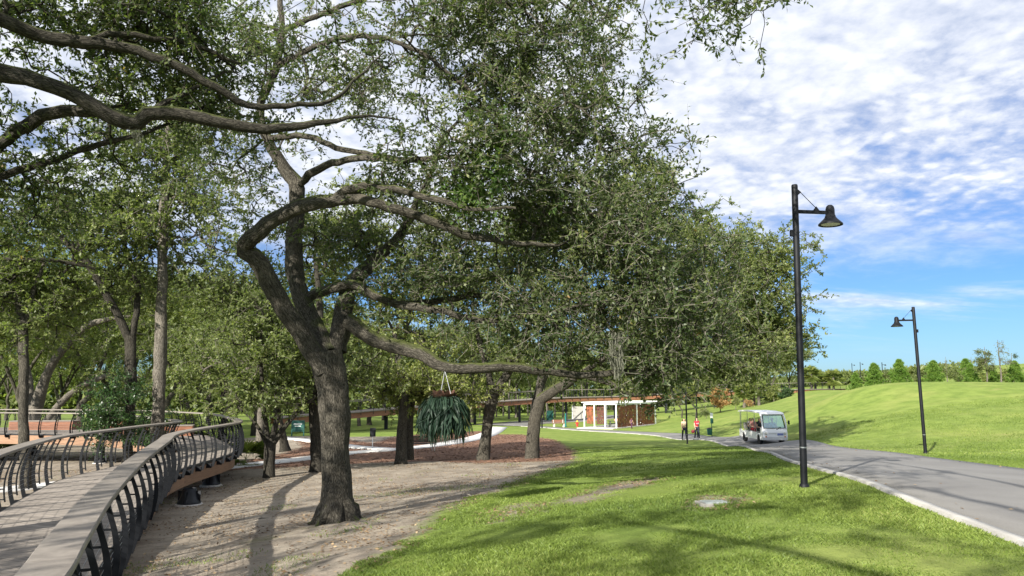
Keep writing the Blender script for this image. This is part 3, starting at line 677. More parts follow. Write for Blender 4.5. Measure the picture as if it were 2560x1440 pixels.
def foliage(tips, tipd, seed, name, mat, twigs=4, leaves=12, tl=0.42, LL=0.075, LW=0.032, spread=0.9, droop=0.0, tmat=None, twig_r=0.004, hue=0.25):
    rg = np.random.default_rng(seed); n = len(tips); cl = rg.random(n)
    td = unit(np.repeat(tipd, twigs, 0) * 0.7 + rg.normal(size=(n*twigs, 3)) * spread * np.array([1, 1, 0.75]) + np.array([0, 0, -droop]))
    tp = np.repeat(tips, twigs, 0); tlen = tl * (0.5 + rg.random(n*twigs)); N = n * twigs
    bend = rg.normal(size=(N, 3)) * 0.18 * tlen[:, None]; bend[:, 2] -= droop * 0.3 * tlen
    # leaves
    f = np.tile((np.arange(leaves) + 0.6) / leaves, N); ii = np.repeat(np.arange(N), leaves)
    f = np.clip(f + rg.normal(size=len(f)) * 0.05, 0.12, 1.0)
    base = tp[ii] + td[ii] * (tlen[ii] * f)[:, None] + bend[ii] * (f**2)[:, None]
    ld = unit(td[ii] * 0.7 + rg.normal(size=(len(ii), 3)) * 0.75)
    ln = unit(rg.normal(size=(len(ii), 3)) * 0.8 + np.array([0, 0, 0.9]))
    V, Q = leaf_geo(base, ld, ln, LL * (0.6 + 0.7 * rg.random(len(ii))), LW * (0.7 + 0.6 * rg.random(len(ii))))
    me = mesh_np(name, V, Q, mat)
    rn = np.clip((1 - hue) * rg.random(len(ii)) ** 1.15 + hue * np.repeat(cl, twigs * leaves), 0, 1)
    attr(me, 'rnd', rn, 'FACE'); tw = None
    if tmat:
        e = tp + td * tlen[:, None] + bend; mid = tp + td * (tlen * 0.5)[:, None] + bend * 0.25
        s = unit(np.cross(td, rg.normal(size=(N, 3)))); s2 = np.cross(td, s); tv = []
        for q, r in ((tp, twig_r), (mid, twig_r * 0.75), (e, twig_r * 0.35)):
            for k in range(3): a = 2.094 * k; tv.append(q + (s * math.cos(a) + s2 * math.sin(a)) * r)
        TV = np.stack(tv, 1).reshape(-1, 3); k9 = np.arange(N)[:, None] * 9; fs = []
        for r in (0, 3):
            for k in range(3): fs.append(k9 + np.array([[r+k, r+(k+1) % 3, r+3+(k+1) % 3, r+3+k]]))
        tw = mesh_np(name + '_twigs', TV, np.concatenate(fs), tmat)
    return me, tw
def px_limb(pts):
    """(px, py, depth, diameter in photo pixels) -> x, y, z, r"""
    return [np.append(at(a, b, d), w * d / F / 2 * 0.84) for a, b, d, w in pts]
def px_blob(a, b, d, rx, ry, rd, n): return (at(a, b, d), (rx * d / F, rd, ry * d / F), n)
def make_tree(name, label, limbs, blobs, seed, bark=None, leafm=None, group=None, flare=0.35, tw=4, lv=12, tl=0.42, LL=0.075, LW=0.032, step=0.35, clump=0.55,
              tip_r=0.006, droop=0.0, tmat=None, twig_r=0.004, seg=14, expo=2.35, spread=0.9, sub=0.18, hue=0.25):
    bark = bark or M_bark; leafm = leafm or M_leaf
    limbs = [np.asarray(l) for l in limbs]; org = limbs[0][0][:3].copy()
    loc = Vector(org); rel = [np.column_stack([l[:, :3] - org, l[:, 3]]) for l in limbs]
    t = thing(name, label, 'tree', loc, 0, group)
    for i, l in enumerate(rel):
        l = l.copy()
        if i == 0: l = np.vstack([np.append(l[0][:3] - np.array([0, 0, 0.25]), l[0][3] * 1.05), l])
        obj('trunk' if i == 0 else 'limb', limb_mesh(l, 'trunk' if i == 0 else 'limb', bark, seed * 31 + i, flare if i == 0 else 0.0, seg if i == 0 else max(8, seg - 4), sub=sub), t)
    fine = [smooth_poly(l, 0.3) for l in rel]
    PO, R, ch, tips, tipd = grow(fine, [(np.asarray(c) - org, r, n) for c, r, n in blobs], seed, step, clump, tip_r, expo, droop)
    tag(obj('branchwork', branch_mesh(PO, R, ch, 'branchwork', bark), t), kind='stuff')
    me, twm = foliage(tips, tipd, seed + 7, 'crown', leafm, tw, lv, tl, LL, LW, spread, droop, tmat, twig_r, hue)
    tag(obj('crown', me, t), kind='stuff')
    if twm: tag(obj('twigwork', twm, t), kind='stuff')
    return t
# the big oak in the middle, its limbs followed from the photograph
main_oak = make_tree('live_oak', 'big live oak with arching elbowed limb standing nearest on the sandy ground', [
    px_limb([(842,1303,14,92),(842,1200,14,82),(838,1080,14,78),(832,985,14,80),(824,920,14,92),(815,880,14,88)]),
    px_limb([(812,930,13.9,62),(765,850,13.8,58),(710,765,13.6,54),(672,700,13.4,52),(640,645,13.2,50),(606,622,13.1,48),(640,585,13.0,46),(700,538,12.9,44),(780,510,12.8,42),(880,497,12.8,38),(960,512,12.8,34),(1060,545,12.9,30),(1160,585,13.0,26),(1280,606,13.2,18),(1400,612,13.4,10)]),
    px_limb([(818,890,14.1,70),(775,800,14.4,62),(740,700,14.6,52),(735,600,14.8,46),(745,520,14.9,42),(738,460,15,40),(700,405,15,34),(668,345,15,30),(650,270,15,26),(690,170,15,22),(705,60,15,18),(690,-60,15,12)]),
    px_limb([(840,880,14.2,62),(855,810,14.4,56),(868,745,14.6,50),(895,690,14.8,44),(950,640,15,34),(1010,570,15.2,26),(1060,470,15.4,20),(1120,330,15.6,14)]),
    px_limb([(868,800,14.1,46),(910,835,14.0,44),(960,858,13.9,42),(1040,880,13.8,40),(1090,905,13.7,40),(1130,920,13.7,36),(1220,918,13.7,32),(1320,920,13.8,28),(1440,935,14,24),(1560,932,14.2,18),(1680,930,14.5,10)]),
    px_limb([(770,745,14.5,30),(820,722,14.4,30),(885,712,14.3,30),(940,742,14.2,28),(1010,762,14.1,26),(1100,775,14,22),(1200,800,14,18),(1330,785,14,14),(1480,760,14.2,8)]),
    px_limb([(1000,762,14.1,20),(1100,752,14.3,20),(1190,738,14.5,18),(1290,752,14.7,14),(1420,745,15,9)]),
    px_limb([(820,505,12.8,24),(880,470,12.7,26),(960,470,12.6,24),(1060,490,12.5,20),(1170,520,12.4,14),(1290,520,12.3,8)]),
    px_limb([(740,470,15,22),(800,420,14.4,22),(900,395,13.8,20),(1020,400,13.4,18),(1150,390,13.2,14),(1280,400,13,8)]),
    px_limb([(668,345,15,20),(760,340,14.4,20),(860,375,14,18),(960,390,13.6,14),(1060,410,13.4,9)]),
    px_limb([(690,170,15,18),(800,110,14.6,18),(920,90,14.2,16),(1050,130,14,14),(1180,230,13.8,10)]),
    px_limb([(700,80,15,16),(840,20,14.6,16),(980,-20,14.2,14),(1140,-20,14,12),(1300,30,13.8,9)]),
  ], [px_blob(1060,110,14,330,200,2.6,270), px_blob(1370,120,14,260,230,2.6,430), px_blob(1400,400,14,250,200,2.2,330), px_blob(1160,430,13.4,250,150,1.8,200), px_blob(1530,600,14.6,220,180,2.2,320),
      px_blob(1150,690,14.8,330,90,2.0,220), px_blob(1480,800,14.6,300,110,2.0,290), px_blob(760,180,15.6,260,170,2.0,170), px_blob(600,420,16,170,150,2.0,80), px_blob(1730,760,15.5,180,150,2.0,240), px_blob(1650,900,15,150,60,1.5,110), px_blob(900,600,15.6,180,80,1.6,90)],
  11, M_bark, M_leaf, flare=0.5, tw=5, lv=10, LL=0.088, LW=0.041, tl=0.40, hue=0.42, tmat=M_twig, seg=26, step=0.32, tip_r=0.0085, expo=2.2, twig_r=0.0052, clump=0.38)
for k_, (a_, L_) in enumerate([(-2.9, .28), (-2.1, .40), (-1.3, .30), (-.5, .42), (.4, .3), (1.3, .35), (2.3, .3)]):
    c_, s_ = math.cos(a_), math.sin(a_); pts_ = [(.16*c_, .16*s_, .34, .15), (.30*c_, .30*s_, .13, .12), (.30*c_ + .3*L_*c_, .30*s_ + .3*L_*s_, .01, .075), (.30*c_ + .75*L_*math.cos(a_ + .2), .30*s_ + .75*L_*math.sin(a_ + .2), -.04, .04)]
    o_ = obj('root', limb_mesh(np.array(pts_), 'root', M_bark, 900 + k_, 0, 12, 0.12, 0.1), main_oak)
# neighbour whose trunk stands left of the frame
ox, oy = -10.9, 7.2; oz = z1(ox, oy) - E
make_tree('live_oak', 'live oak left of the boardwalk reaching two heavy dark limbs into the top left corner', [
    [np.array([ox, oy, E + oz, .33]), np.array([ox+.1, oy+.2, E + oz + 2, .28]), np.array([ox+.3, oy+.6, E + 1.6, .25]), np.array([ox+.8, oy+1.2, E + 3.2, .22])],
    px_limb([(-260,140,9.0,70),(-120,165,9.2,64),(0,185,9.4,56),(110,205,9.6,52),(200,245,9.8,50),(275,288,10,50),(325,305,10.1,50),(390,284,10.2,46),(470,290,10.3,42),(550,305,10.4,38),(650,322,10.6,32),(740,315,10.8,24),(830,300,11,15),(920,290,11.3,8),(1000,300,11.6,4)]),
    px_limb([(-260,0,9.0,60),(-60,30,9.2,54),(20,55,9.4,46),(90,85,9.6,40),(190,105,9.8,36),(290,112,10,32),(400,145,10.2,30),(490,190,10.4,28),(560,230,10.6,26),(620,262,10.8,22),(720,265,11,18),(830,250,11.3,12),(900,190,11.6,8),(960,130,11.9,4)]),
    px_limb([(275,288,10,30),(200,275,10.2,34),(110,290,10.4,38),(40,330,10.6,40),(-40,390,10.8,42)]),
    px_limb([(-60,450,10.6,26),(40,430,10.8,22),(130,400,11,20),(240,362,11.2,18),(320,345,11.4,14),(420,310,11.6,9)]),
    px_limb([(200,105,9.8,24),(290,85,10,22),(380,95,10.2,20),(480,110,10.5,16),(600,160,10.8,10)]),
    px_limb([(330,300,10.1,20),(400,265,10.4,18),(470,230,10.7,14),(560,180,11,9)]),
  ], [px_blob(120,20,10.4,260,110,1.6,200), px_blob(430,30,10.8,230,110,1.6,200), px_blob(330,190,11,230,70,1.4,110), px_blob(60,470,11.6,170,110,1.2,120), px_blob(560,250,12,150,100,1.0,80), px_blob(150,370,11.6,180,60,1.0,60),
      (np.array([-10.5, 6.0, E + 5.0]), (3.5, 3.5, 1.8), 230), (np.array([-11.0, 2.2, E + 4.4]), (3.2, 3.0, 1.2), 170), (np.array([-7.5, 3.5, E + 6.2]), (3.0, 3.0, 1.2), 70)],
  23, M_barkd, M_leaf, tw=4, lv=12, LL=0.080, LW=0.038, tl=0.36, tmat=M_twigd, seg=18, step=0.32, tip_r=0.007, droop=0.1, clump=0.36)
# oak behind the camera whose outermost twigs hang into the top of the frame and whose crown shades the lawn
bx, by = 2.6, -7.5; bz = z1(bx, by)
make_tree('live_oak', 'oak standing out of view whose leafy twig tips hang into the top right sky', [
    [np.array([bx, by, bz, .40]), np.array([bx+.1, by, bz+2.0, .34]), np.array([bx-.1, by+.4, bz+3.6, .32])],
    [np.array([bx-.1, by+.4, bz+3.4, .11]), np.array([1.9, -4.0, E+3.6, .08]), np.array([1.2, -0.5, E+5.0, .06]), np.array([1.0, 3.6, E+6.0, .04]), np.array([1.5, 6.6, E+6.0, .03]), at(1720,-110,9.0).tolist() + [.022], at(1850,-45,9.6).tolist() + [.012]],
    [np.array([bx-.1, by+.4, bz+3.4, .12]), np.array([-1.0, -6.0, E+3.6, .09]), np.array([-4.0, -4.5, E+5.2, .06]), np.array([-6.5, -3.0, E+6.0, .04])],
    [np.array([bx-.1, by+.4, bz+3.5, .11]), np.array([0.2, -4.5, E+4.5, .08]), np.array([-1.6, -1.0, E+6.2, .05])],
  ], [px_blob(1725,15,9.2,60,55,.35,16), px_blob(1850,5,9.5,85,35,.35,16), px_blob(1770,60,9.2,30,50,.2,6), px_blob(1920,0,9.6,30,25,.2,5),
      (np.array([-1.8, 1.6, E+6.6]), (2.2, 2.4, 0.8), 90), (np.array([-4.5, -2, E+6.0]), (3, 3, 1.2), 110), (np.array([-7, -4, E+5.6]), (3, 3, 1.4), 110), (np.array([1, -6, E+5]), (4, 4, 1.6), 110)],
  29, M_barkd, M_leaf, tw=4, lv=11, LL=0.085, LW=0.038, tmat=M_twigd, seg=14, step=0.4, clump=0.35, spread=0.8, droop=0.3)
bx, by = -16.0, -5.5; bz = z1(bx, by)
make_tree('live_oak', 'oak out of view to the left that throws dappled shade over boardwalk and sand', [
    [np.array([bx, by, bz, .38]), np.array([bx+.1, by, bz+2.0, .33]), np.array([bx+.3, by+.4, bz+3.4, .30])],
    [np.array([bx+.3, by+.4, bz+3.2, .20]), np.array([bx+3, by+2, bz+5.2, .15]), np.array([bx+6, by+4.5, bz+6.6, .07])],
    [np.array([bx+.3, by+.4, bz+3.2, .20]), np.array([bx-1, by+3, bz+5.4, .15]), np.array([bx-.5, by+6.5, bz+6.8, .07])],
  ], [(np.array([bx+4, by+3, bz+6.2]), (4.2, 4, 1.6), 420), (np.array([bx, by+5, bz+6.4]), (4, 4, 1.6), 320), (np.array([bx+1, by, bz+7.4]), (4, 4, 1.4), 130)],
  31, M_barkd, M_leaf, tw=3, lv=9, LL=0.16, LW=0.08, seg=12, step=0.5, clump=0.5)
# middle distance oaks
def mid_tree(label, limbs, blobs, seed, bark=None, leafm=None, **kw):
    a = dict(tw=3, lv=13, LL=0.14, LW=0.07, tl=0.45, step=0.5, clump=0.5, tip_r=0.013, expo=2.25, tmat=M_twig, twig_r=0.007, seg=14, sub=0.35); a.update(kw)
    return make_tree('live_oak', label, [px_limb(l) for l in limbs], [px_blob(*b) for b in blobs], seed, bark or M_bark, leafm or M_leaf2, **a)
mid_tree('leaning oak with forked trunk at the grass edge, right of the mulch bed', [
    [(1330,1145,35.5,40),(1333,1090,35.5,36),(1340,1040,35.4,36),(1350,1000,35.3,36)],
    [(1350,1000,35.3,34),(1385,975,35.0,34),(1420,955,34.8,32),(1450,935,34.6,26),(1520,955,34.3,20),(1580,985,34,15),(1640,985,34,10)],
    [(1345,1010,35.3,22),(1352,960,35.6,20),(1365,900,36,18),(1400,800,36.3,14),(1430,700,36.5,9)],
    [(1430,948,34.7,20),(1520,890,34.2,18),(1640,830,33.6,14),(1760,760,33,8)],
    [(1450,935,34.6,18),(1580,925,34,14),(1720,910,33.4,10),(1840,880,33,6)]],
   [(1560,700,33,220,190,3.5,420),(1760,690,33,160,170,3,420),(1890,740,33,110,180,2.5,330),(1820,880,32.5,140,80,2.5,240),(1620,900,32.5,160,60,2,170),(1600,520,34,150,110,3,190),(1940,640,33.5,60,70,2,70)], 41)
mid_tree('oak with split trunk between the concrete path and the leaning oak', [
    [(1208,1150,35,40),(1215,1090,35,34),(1224,1030,35,34),(1232,990,35,34)],
    [(1230,1000,35,26),(1255,955,35,26),(1280,915,35,22),(1310,860,35,15),(1330,780,35,9)],
    [(1230,1000,35,24),(1222,940,35.3,20),(1200,860,35.6,16),(1180,760,36,10)]],
   [(1200,800,36,200,140,4,300),(1330,720,36,180,180,4,320),(1150,600,37,220,140,4,260),(1330,560,37.5,180,140,4,220)], 43)
mid_tree('pair-stemmed oak behind the hanging fern beside the metal bench', [
    [(1002,1160,33,34),(1004,1100,33,30),(1008,1040,33,30),(1012,990,33,28),(1000,920,33.2,22),(985,830,33.4,14)],
    [(1024,1150,33.6,26),(1022,1090,33.7,26),(1026,1030,33.8,24),(1040,950,34,18),(1060,850,34.4,10)]],
   [(1000,800,34,200,120,4,260),(1060,960,33,110,50,1.6,150),(1140,985,34.5,110,40,1.5,130),(960,985,34,70,35,1.5,80),(960,560,35,200,150,4,240),(880,700,36,150,120,4,150)], 47, leafm=M_leaf3)
mid_tree('dark trunked oak half hidden behind the big central trunk', [
    [(790,1180,29.5,36),(788,1100,29.5,32),(786,1020,29.5,30),(790,920,29.8,26),(800,800,30,20),(790,650,30.4,14)]],
   [(800,640,31,190,170,3.5,240),(760,860,30,140,70,2.5,120),(880,930,30,110,60,2,110)], 53, M_barkd)
mid_tree('small many-stemmed oak fanning out from a short dark trunk', [
    [(672,1195,27.8,34),(674,1140,27.8,32),(676,1105,27.8,32)],
    [(672,1112,27.8,16),(662,1040,27.6,14),(655,960,27.4,12),(650,860,27.4,10),(655,800,27.4,6)],
    [(676,1110,27.8,18),(690,1060,27.8,15),(702,1000,27.8,12),(720,920,28,7)],
    [(678,1112,27.8,20),(710,1070,28,16),(745,1030,28.2,12),(790,990,28.4,7)],
    [(670,1115,27.8,14),(640,1060,28,11),(600,1020,28.2,8),(560,985,28.4,5)]],
   [(660,840,28,140,110,2.6,220),(620,980,28,120,50,2.2,120),(740,960,28.4,100,80,2,140),(600,720,29,150,110,3,180)], 59, M_barkd)
mid_tree('forked oak rising behind the left handrail with a leafy base', [
    [(318,1165,27,30),(322,1080,27,28),(326,980,27,28),(328,880,27,30),(326,840,27,32)],
    [(324,850,27,26),(300,800,26.8,24),(262,730,26.5,23),(225,665,26.2,22),(160,600,26,18),(90,545,25.8,14),(20,520,25.6,9)],
    [(328,850,27,20),(342,770,27.2,18),(342,700,27.4,17),(318,640,27.6,15),(300,560,27.8,10)],
    [(225,665,26.2,15),(120,650,25.6,13),(40,650,25.2,12),(-60,640,25,9)]],
   [(150,560,26.5,220,130,3,300),(330,520,28,170,130,3,260),(80,720,26.5,150,90,2.5,150),(330,730,28,110,90,2.5,110)], 61, M_barkd)
mid_tree('straight pale grey trunk rising just left of the boardwalk bend', [
    [(392,1160,27.3,42),(396,1050,27.3,38),(400,900,27.4,34),(405,700,27.5,30),(410,520,27.6,26),(420,340,27.8,18),(430,200,28,10)]],
   [(420,330,28.5,170,170,3.5,330),(480,560,28,130,120,3,180),(380,640,28.5,110,90,2.5,110)], 67, M_barkp)
mid_tree('slim oak trunk standing left of the boardwalk before the platform', [
    [(66,1220,25,32),(62,1120,25,28),(58,1020,25,27),(60,900,25.2,27),(55,800,25.4,24),(40,730,25.6,20),(5,690,25.8,16),(-60,640,26,10)],
    [(60,840,25.3,16),(80,740,25.6,14),(110,660,25.8,10)]],
   [(30,700,26,130,110,2.6,170),(120,800,27,120,90,2.5,120),(-60,560,26,140,120,3,120)], 71, M_bark)
mid_tree('mossy oak arching low to the right behind the boardwalk platform', [
    [(75,1090,50,36),(90,1020,50,32),(120,930,49.6,27),(160,870,49.2,23),(210,820,49,19),(262,800,48.6,14),(330,790,48.2,8)],
    [(100,1070,50.4,22),(170,990,50.2,19),(250,945,50,14),(330,930,49.8,8)],
    [(80,1060,50,24),(70,940,50.6,20),(30,820,51,14)]],
   [(60,800,51,180,110,5,260),(300,830,50,160,90,4,220),(330,960,50,110,40,3,90)], 73, M_barkp, LL=0.17, LW=0.08)
mid_tree('leaning dark trunk beyond the small many-stemmed oak', [
    [(712,1118,44,26),(702,1070,44,22),(690,1010,44,20),(700,930,44,16),(720,840,44,10)]],
   [(700,840,45,170,110,4,240),(560,850,46,140,90,4,170)], 79, M_barkd, LL=0.16, LW=0.075)
mid_tree('pale trunk of a tall oak beside the fan palms behind the boardwalk', [
    [(648,1128,40,28),(652,1060,40,24),(655,980,40,20),(665,880,40,14)]],
   [(620,880,41,140,90,3.5,190),(520,930,42,120,60,3,130)], 83, M_barkp, LL=0.16, LW=0.075)
mid_tree('yellow-green tall tree topping the oaks against the clouds', [
    [(1336,1118,44,24),(1340,1020,44,22),(1365,880,44.5,19),(1420,720,45,15),(1500,570,45.5,10),(1540,480,46,6)],
    [(1420,720,45,11),(1520,600,45,8),(1620,460,45,4)]],
   [(1560,470,46,120,100,3,220),(1640,430,46,60,40,2,70),(1450,600,47,150,130,4,220)], 89, M_barkp, M_leaf3, LL=0.16, LW=0.08, tip_r=0.014)
mid_tree('sunlit loose oak behind the leaning oak, its crown reaching out to the tall lamp', [
    [(1326,1130,40,22),(1330,1060,40,20),(1345,980,40.2,20),(1380,910,40.5,20)],
    [(1380,910,40.5,17),(1480,850,40,15),(1600,810,39,13),(1720,790,37.5,10),(1850,770,36,7),(1940,730,35,4)],
    [(1600,810,39,10),(1760,850,37,8),(1900,860,35.5,4)]],
   [(1930,740,35,75,150,2,260),(1880,850,34.5,110,90,2,240),(1965,850,34.5,40,100,1.5,110),(1800,900,35,110,60,2,170),(1780,620,36,120,90,2.5,200)], 97, M_bark, M_leaf3, LL=0.15, LW=0.075, tip_r=0.013)

# ------------------------------------------------------------------ wood behind: a few oaks modelled, then copied
def free_tree(name, label, group, seed, h=10.0, spread=4.5, r=0.28, crown_lo=3.0, n=420, leafm=None, bark=None, forks=3, LL=0.24, LW=0.12, slim=False, lean=0.4, loc=(0, 0, 0), s=1.0, rz=0.0):
    rg = np.random.default_rng(seed); top = h * (0.62 if not slim else 0.95)
    tr = [np.array([0, 0, 0, r])]
    for k in range(1, 6):
        f = k / 5; tr.append(np.array([lean * f * rg.normal(), lean * f * rg.normal(), top * f * (0.55 if not slim else 1.0), r * (1 - (0.35 if not slim else 0.7) * f)]))
    limbs = [tr]; blobs = []
    if not slim:
        for k in range(forks):
            a = 6.283 * k / forks + rg.normal() * 0.4; b = tr[-1] if k % 2 == 0 else tr[-2]; q = [np.append(b[:3], r * 0.55)]
            for j in range(1, 5):
                f = j / 4; q.append(np.array([b[0] + math.cos(a) * spread * 0.75 * f, b[1] + math.sin(a) * spread * 0.75 * f, b[2] + (h * 0.85 - b[2]) * f ** 0.8 + rg.normal() * 0.2, r * 0.55 * (1 - 0.8 * f)]))
            limbs.append(q); blobs.append((q[-1][:3], (spread * 0.6, spread * 0.6, h * 0.18), n // (forks + 1)))
        blobs.append((np.array([0, 0, h * 0.66]), (spread, spread, (h - crown_lo) * 0.36), n - (n // (forks + 1)) * forks))
    else:
        blobs.append((np.array([0, 0, (crown_lo + h) / 2]), (spread, spread, (h - crown_lo) / 2), n))
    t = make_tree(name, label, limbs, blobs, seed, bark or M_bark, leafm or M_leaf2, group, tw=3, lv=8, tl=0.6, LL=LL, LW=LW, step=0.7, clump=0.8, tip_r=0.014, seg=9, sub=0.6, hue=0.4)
    t.location = loc; t.scale = (s, s, s); t.rotation_euler[2] = rz; return t
def place(px, Y):
    x = (px - CX) / (F * cP) * Y * 1.0; x = at(px, 1000, Y)[0]; return (x, Y, z1(x, Y) - 0.05)
ORD = 'first second third fourth fifth sixth seventh eighth ninth tenth eleventh twelfth thirteenth fourteenth fifteenth sixteenth seventeenth eighteenth nineteenth twentieth'.split()
ORD += ['twenty-' + q for q in ORD[:9]]
def number(objs, fmt):
    for k, o_ in enumerate(sorted(objs, key=lambda q: q.location.x / q.location.y)): o_['label'] = fmt % ORD[k]
GW = 'oaks of the wood behind the boardwalk'
rr = random.Random(17)
LBW = 'oak in the shaded wood far behind the boardwalk'
tA = free_tree('woodland_oak', LBW, GW, 101, 13.5, 5.4, 0.30, 2.6, 640, loc=place(200, 57))
tB = free_tree('woodland_oak', LBW, GW, 103, 12, 5.0, 0.26, 2.2, 600, leafm=M_leaf3, loc=place(470, 62))
tC = free_tree('woodland_oak', LBW, GW, 107, 15.5, 4.8, 0.32, 3.2, 640, bark=M_barkd, loc=place(330, 66))
spots = [(-60,55),(-120,47),(560,60),(60,68),(140,72),(260,78),(420,75),(520,72),(640,66),(-30,80),(90,88),(200,92),(330,95),(450,90),(560,92),(655,86),(760,88),(-80,100),(820,96),(900,92),(925,95),(1065,98),(1130,104),(1180,102),
         (20,112),(150,116),(280,118),(400,116),(520,118),(640,115),(740,118),(840,118),(960,116),(1010,124),(1110,128),(1230,122),(1290,130),(1370,126)]
ROWS = {0: [tA], 1: [tB, tC], 2: [], 3: [], 4: []}
for i, (px, Y) in enumerate(spots):
    o = copy_tree((tA, tB, tC)[i % 3]); ROWS[4 if px > 800 else 0 if Y < 61 else 1 if Y < 84 else 2 if Y < 105 else 3].append(o); o.location = place(px, Y); o.rotation_euler[2] = rr.uniform(0, 6.28); q = rr.uniform(0.82, 1.15); o.scale = (q, q, q * rr.uniform(0.9, 1.1))
    if px > 800: o['label'] = 'oak of the far grove beyond the green strip and the mulch bed'; o['group'] = 'oaks of the far grove beyond the mulch'
for k_, f_ in enumerate(['oak in the nearest row behind the boardwalk, %s from the left', 'oak in the second row behind the boardwalk, %s from the left', 'oak in the third row of the wood, %s from the left', 'oak in the hindmost row of the wood, %s from the left', 'oak of the far grove beyond the mulch bed, %s from the left']): number(ROWS[k_], f_)
LBT = 'thin straight trunked tree of the far grove left of the pavilion'; GT = 'thin straight trees of the far grove'
tS = free_tree('slender_tree', LBT, GT, 111, 11, 1.5, 0.17, 5.0, 130, slim=True, bark=M_barkp, lean=0.15, loc=place(1100, 112))
SL = [tS]
for i in range(26):
    o = copy_tree(tS); SL.append(o); px = 1030 + i * 17 + rr.uniform(-9, 9); Y = rr.uniform(112, 150) if px > 1240 else rr.uniform(98, 140)
    o.location = place(px, Y); o.rotation_euler[2] = rr.uniform(0, 6.28); q = rr.uniform(0.7, 1.15); o.scale = (q, q, q)
number(SL, 'thin straight tree of the far grove left of the pavilion, %s from the left')
RW = []
for i, px in enumerate([1470,1530,1590,1650,1705,1760,1815,1870,1925,1975]):
    o = copy_tree((tA, tC, tB)[i % 3]); Y = rr.uniform(140, 175); o.location = place(px, Y); o.rotation_euler[2] = rr.uniform(0, 6.28); q = rr.uniform(0.8, 1.05); o.scale = (q, q, q)
    RW.append(o); o['group'] = 'oaks behind the raised walkway'
number(RW, 'dark oak in the row behind the raised walkway, %s from the left')
# young crooked oaks at the foot of the raised walkway
for px, Y, q in ((1703, 104, 0.42), (1738, 100, 0.45)):
    o = copy_tree(tB); o.location = place(px, Y); o.scale = (q, q, q); o['label'] = 'small crooked oak on the slope under the raised walkway, %s' % ('left of the lamp pair' if px < 1720 else 'behind the person in red'); o['group'] = 'small oaks under the walkway'
def wood_mass(name, pts, hgt, n, size, mat, seed, thick):
    rg = np.random.default_rng(seed); c = smooth_poly(pts, 4.0); i = rg.integers(0, len(c), n)
    hh = hgt * (0.55 + 0.6 * vnoise(c[:, 0], c[:, 1] * 1.3, 14.0, seed))[i]
    p = c[i] + rg.normal(size=(n, 2)) * np.array([3, thick]); z = zt(p[:, 0], p[:, 1]) + hh * rg.random(n) ** 0.8
    b = np.column_stack([p, z]); V, Q = leaf_geo(b, rg.normal(size=(n, 3)), rg.normal(size=(n, 3)) + np.array([0, 0, 1]), size * (0.6 + rg.random(n)), size * (0.4 + 0.4 * rg.random(n)))
    me = mesh_np(name, V, Q, mat); attr(me, 'rnd', rg.random(n) * 0.75 + 0.25 * vnoise(p[:, 0], p[:, 1], 9, 3), 'FACE')
    o = obj(name, me); tag(o, None, None, None, 'stuff'); return o
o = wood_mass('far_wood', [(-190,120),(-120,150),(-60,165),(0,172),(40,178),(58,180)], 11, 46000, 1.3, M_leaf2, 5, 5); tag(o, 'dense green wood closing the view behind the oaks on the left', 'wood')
o = wood_mass('far_treeline', [(92,262),(110,258),(130,254),(148,256)], 4.2, 14000, 1.0, M_leaf2, 6, 4); tag(o, 'low dark treeline far off behind the palms on the right', 'wood')

# ------------------------------------------------------------------ palms, pines and young trees on the slope
def palm_mesh(seed, h, r, nf, fl, fan=1.0):
    rg = np.random.default_rng(seed); V = []; Fs = []; rn = []
    for i in range(nf):
        az = rg.random() * 6.283; el = rg.uniform(-0.7, 1.25); d = np.array([math.cos(az)*math.cos(el), math.sin(az)*math.cos(el), math.sin(el)])
        st = fl * rg.uniform(0.45, 0.7); b = np.array([0, 0, h]); tip = b + d * st + np.array([0, 0, -0.1 * fl]); side = unit(np.cross(d, [0, 0, 1.0])); up = np.cross(side, d); c = rg.random()
        k = len(V); V += [b - side*0.012, b + side*0.012, tip]; Fs.append((k, k+1, k+2)); rn.append(c)
        for j in range(13):
            a = (j / 12 - 0.5) * 2.5 * fan; ld = d * math.cos(a) + side * math.sin(a); L = fl * (0.62 + 0.2 * math.cos(a)) * rg.uniform(0.85, 1.1)
            e = tip + ld * L + np.array([0, 0, -0.16 * L * (1 + abs(a))]); m = tip + ld * L * 0.5; w = np.cross(ld, up) * fl * 0.035
            k = len(V); V += [tip, m + w, e]; Fs.append((k, k+1, k+2)); rn.append(c * .6 + .4 * rg.random()); V += [tip, e, m - w]; Fs.append((k+3, k+4, k+5)); rn.append(c * .6 + .4 * rg.random())
    me = mesh_np('fronds', np.array(V), np.array(Fs), M_palm); attr(me, 'rnd', rn, 'FACE')
    tm = None
    if h > 0.5:
        q = np.array([[0, 0, -0.2, r*1.15], [0.02, 0, h*0.3, r], [0, 0.03, h*0.7, r*1.05], [0, 0, h + 0.1, r*0.8]]); tm = limb_mesh(q, 'trunk', M_barkp, seed, 0.1, 10, 0.12, 0.15)
    return tm, me
def palm(label, px, Y, seed, h, fl, r=0.16, nf=34, name='sabal_palm', cat='palm', group=None, py=None):
    x, y, z = place(px, Y); t = thing(name, label, cat, (x, y, z), 0, group); tm, fm = palm_mesh(seed, h, r, nf, fl)
    if tm: obj('trunk', tm, t)
    tag(obj('fronds', fm, t), kind='stuff'); return t
GP = 'palms on the slope'
palm('bushy sabal palm on the slope, leftmost behind the shuttle roof', 1860, 112, 1, 2.4, 1.35, 0.22, 46, group=GP)
palm('sabal palm in the middle of the three behind the shuttle', 1885, 115, 2, 2.6, 1.2, 0.19, 40, group=GP)
palm('pale trunked sabal palm, rightmost of the three behind the shuttle', 1897, 111, 3, 2.6, 1.3, 0.19, 44, group=GP)
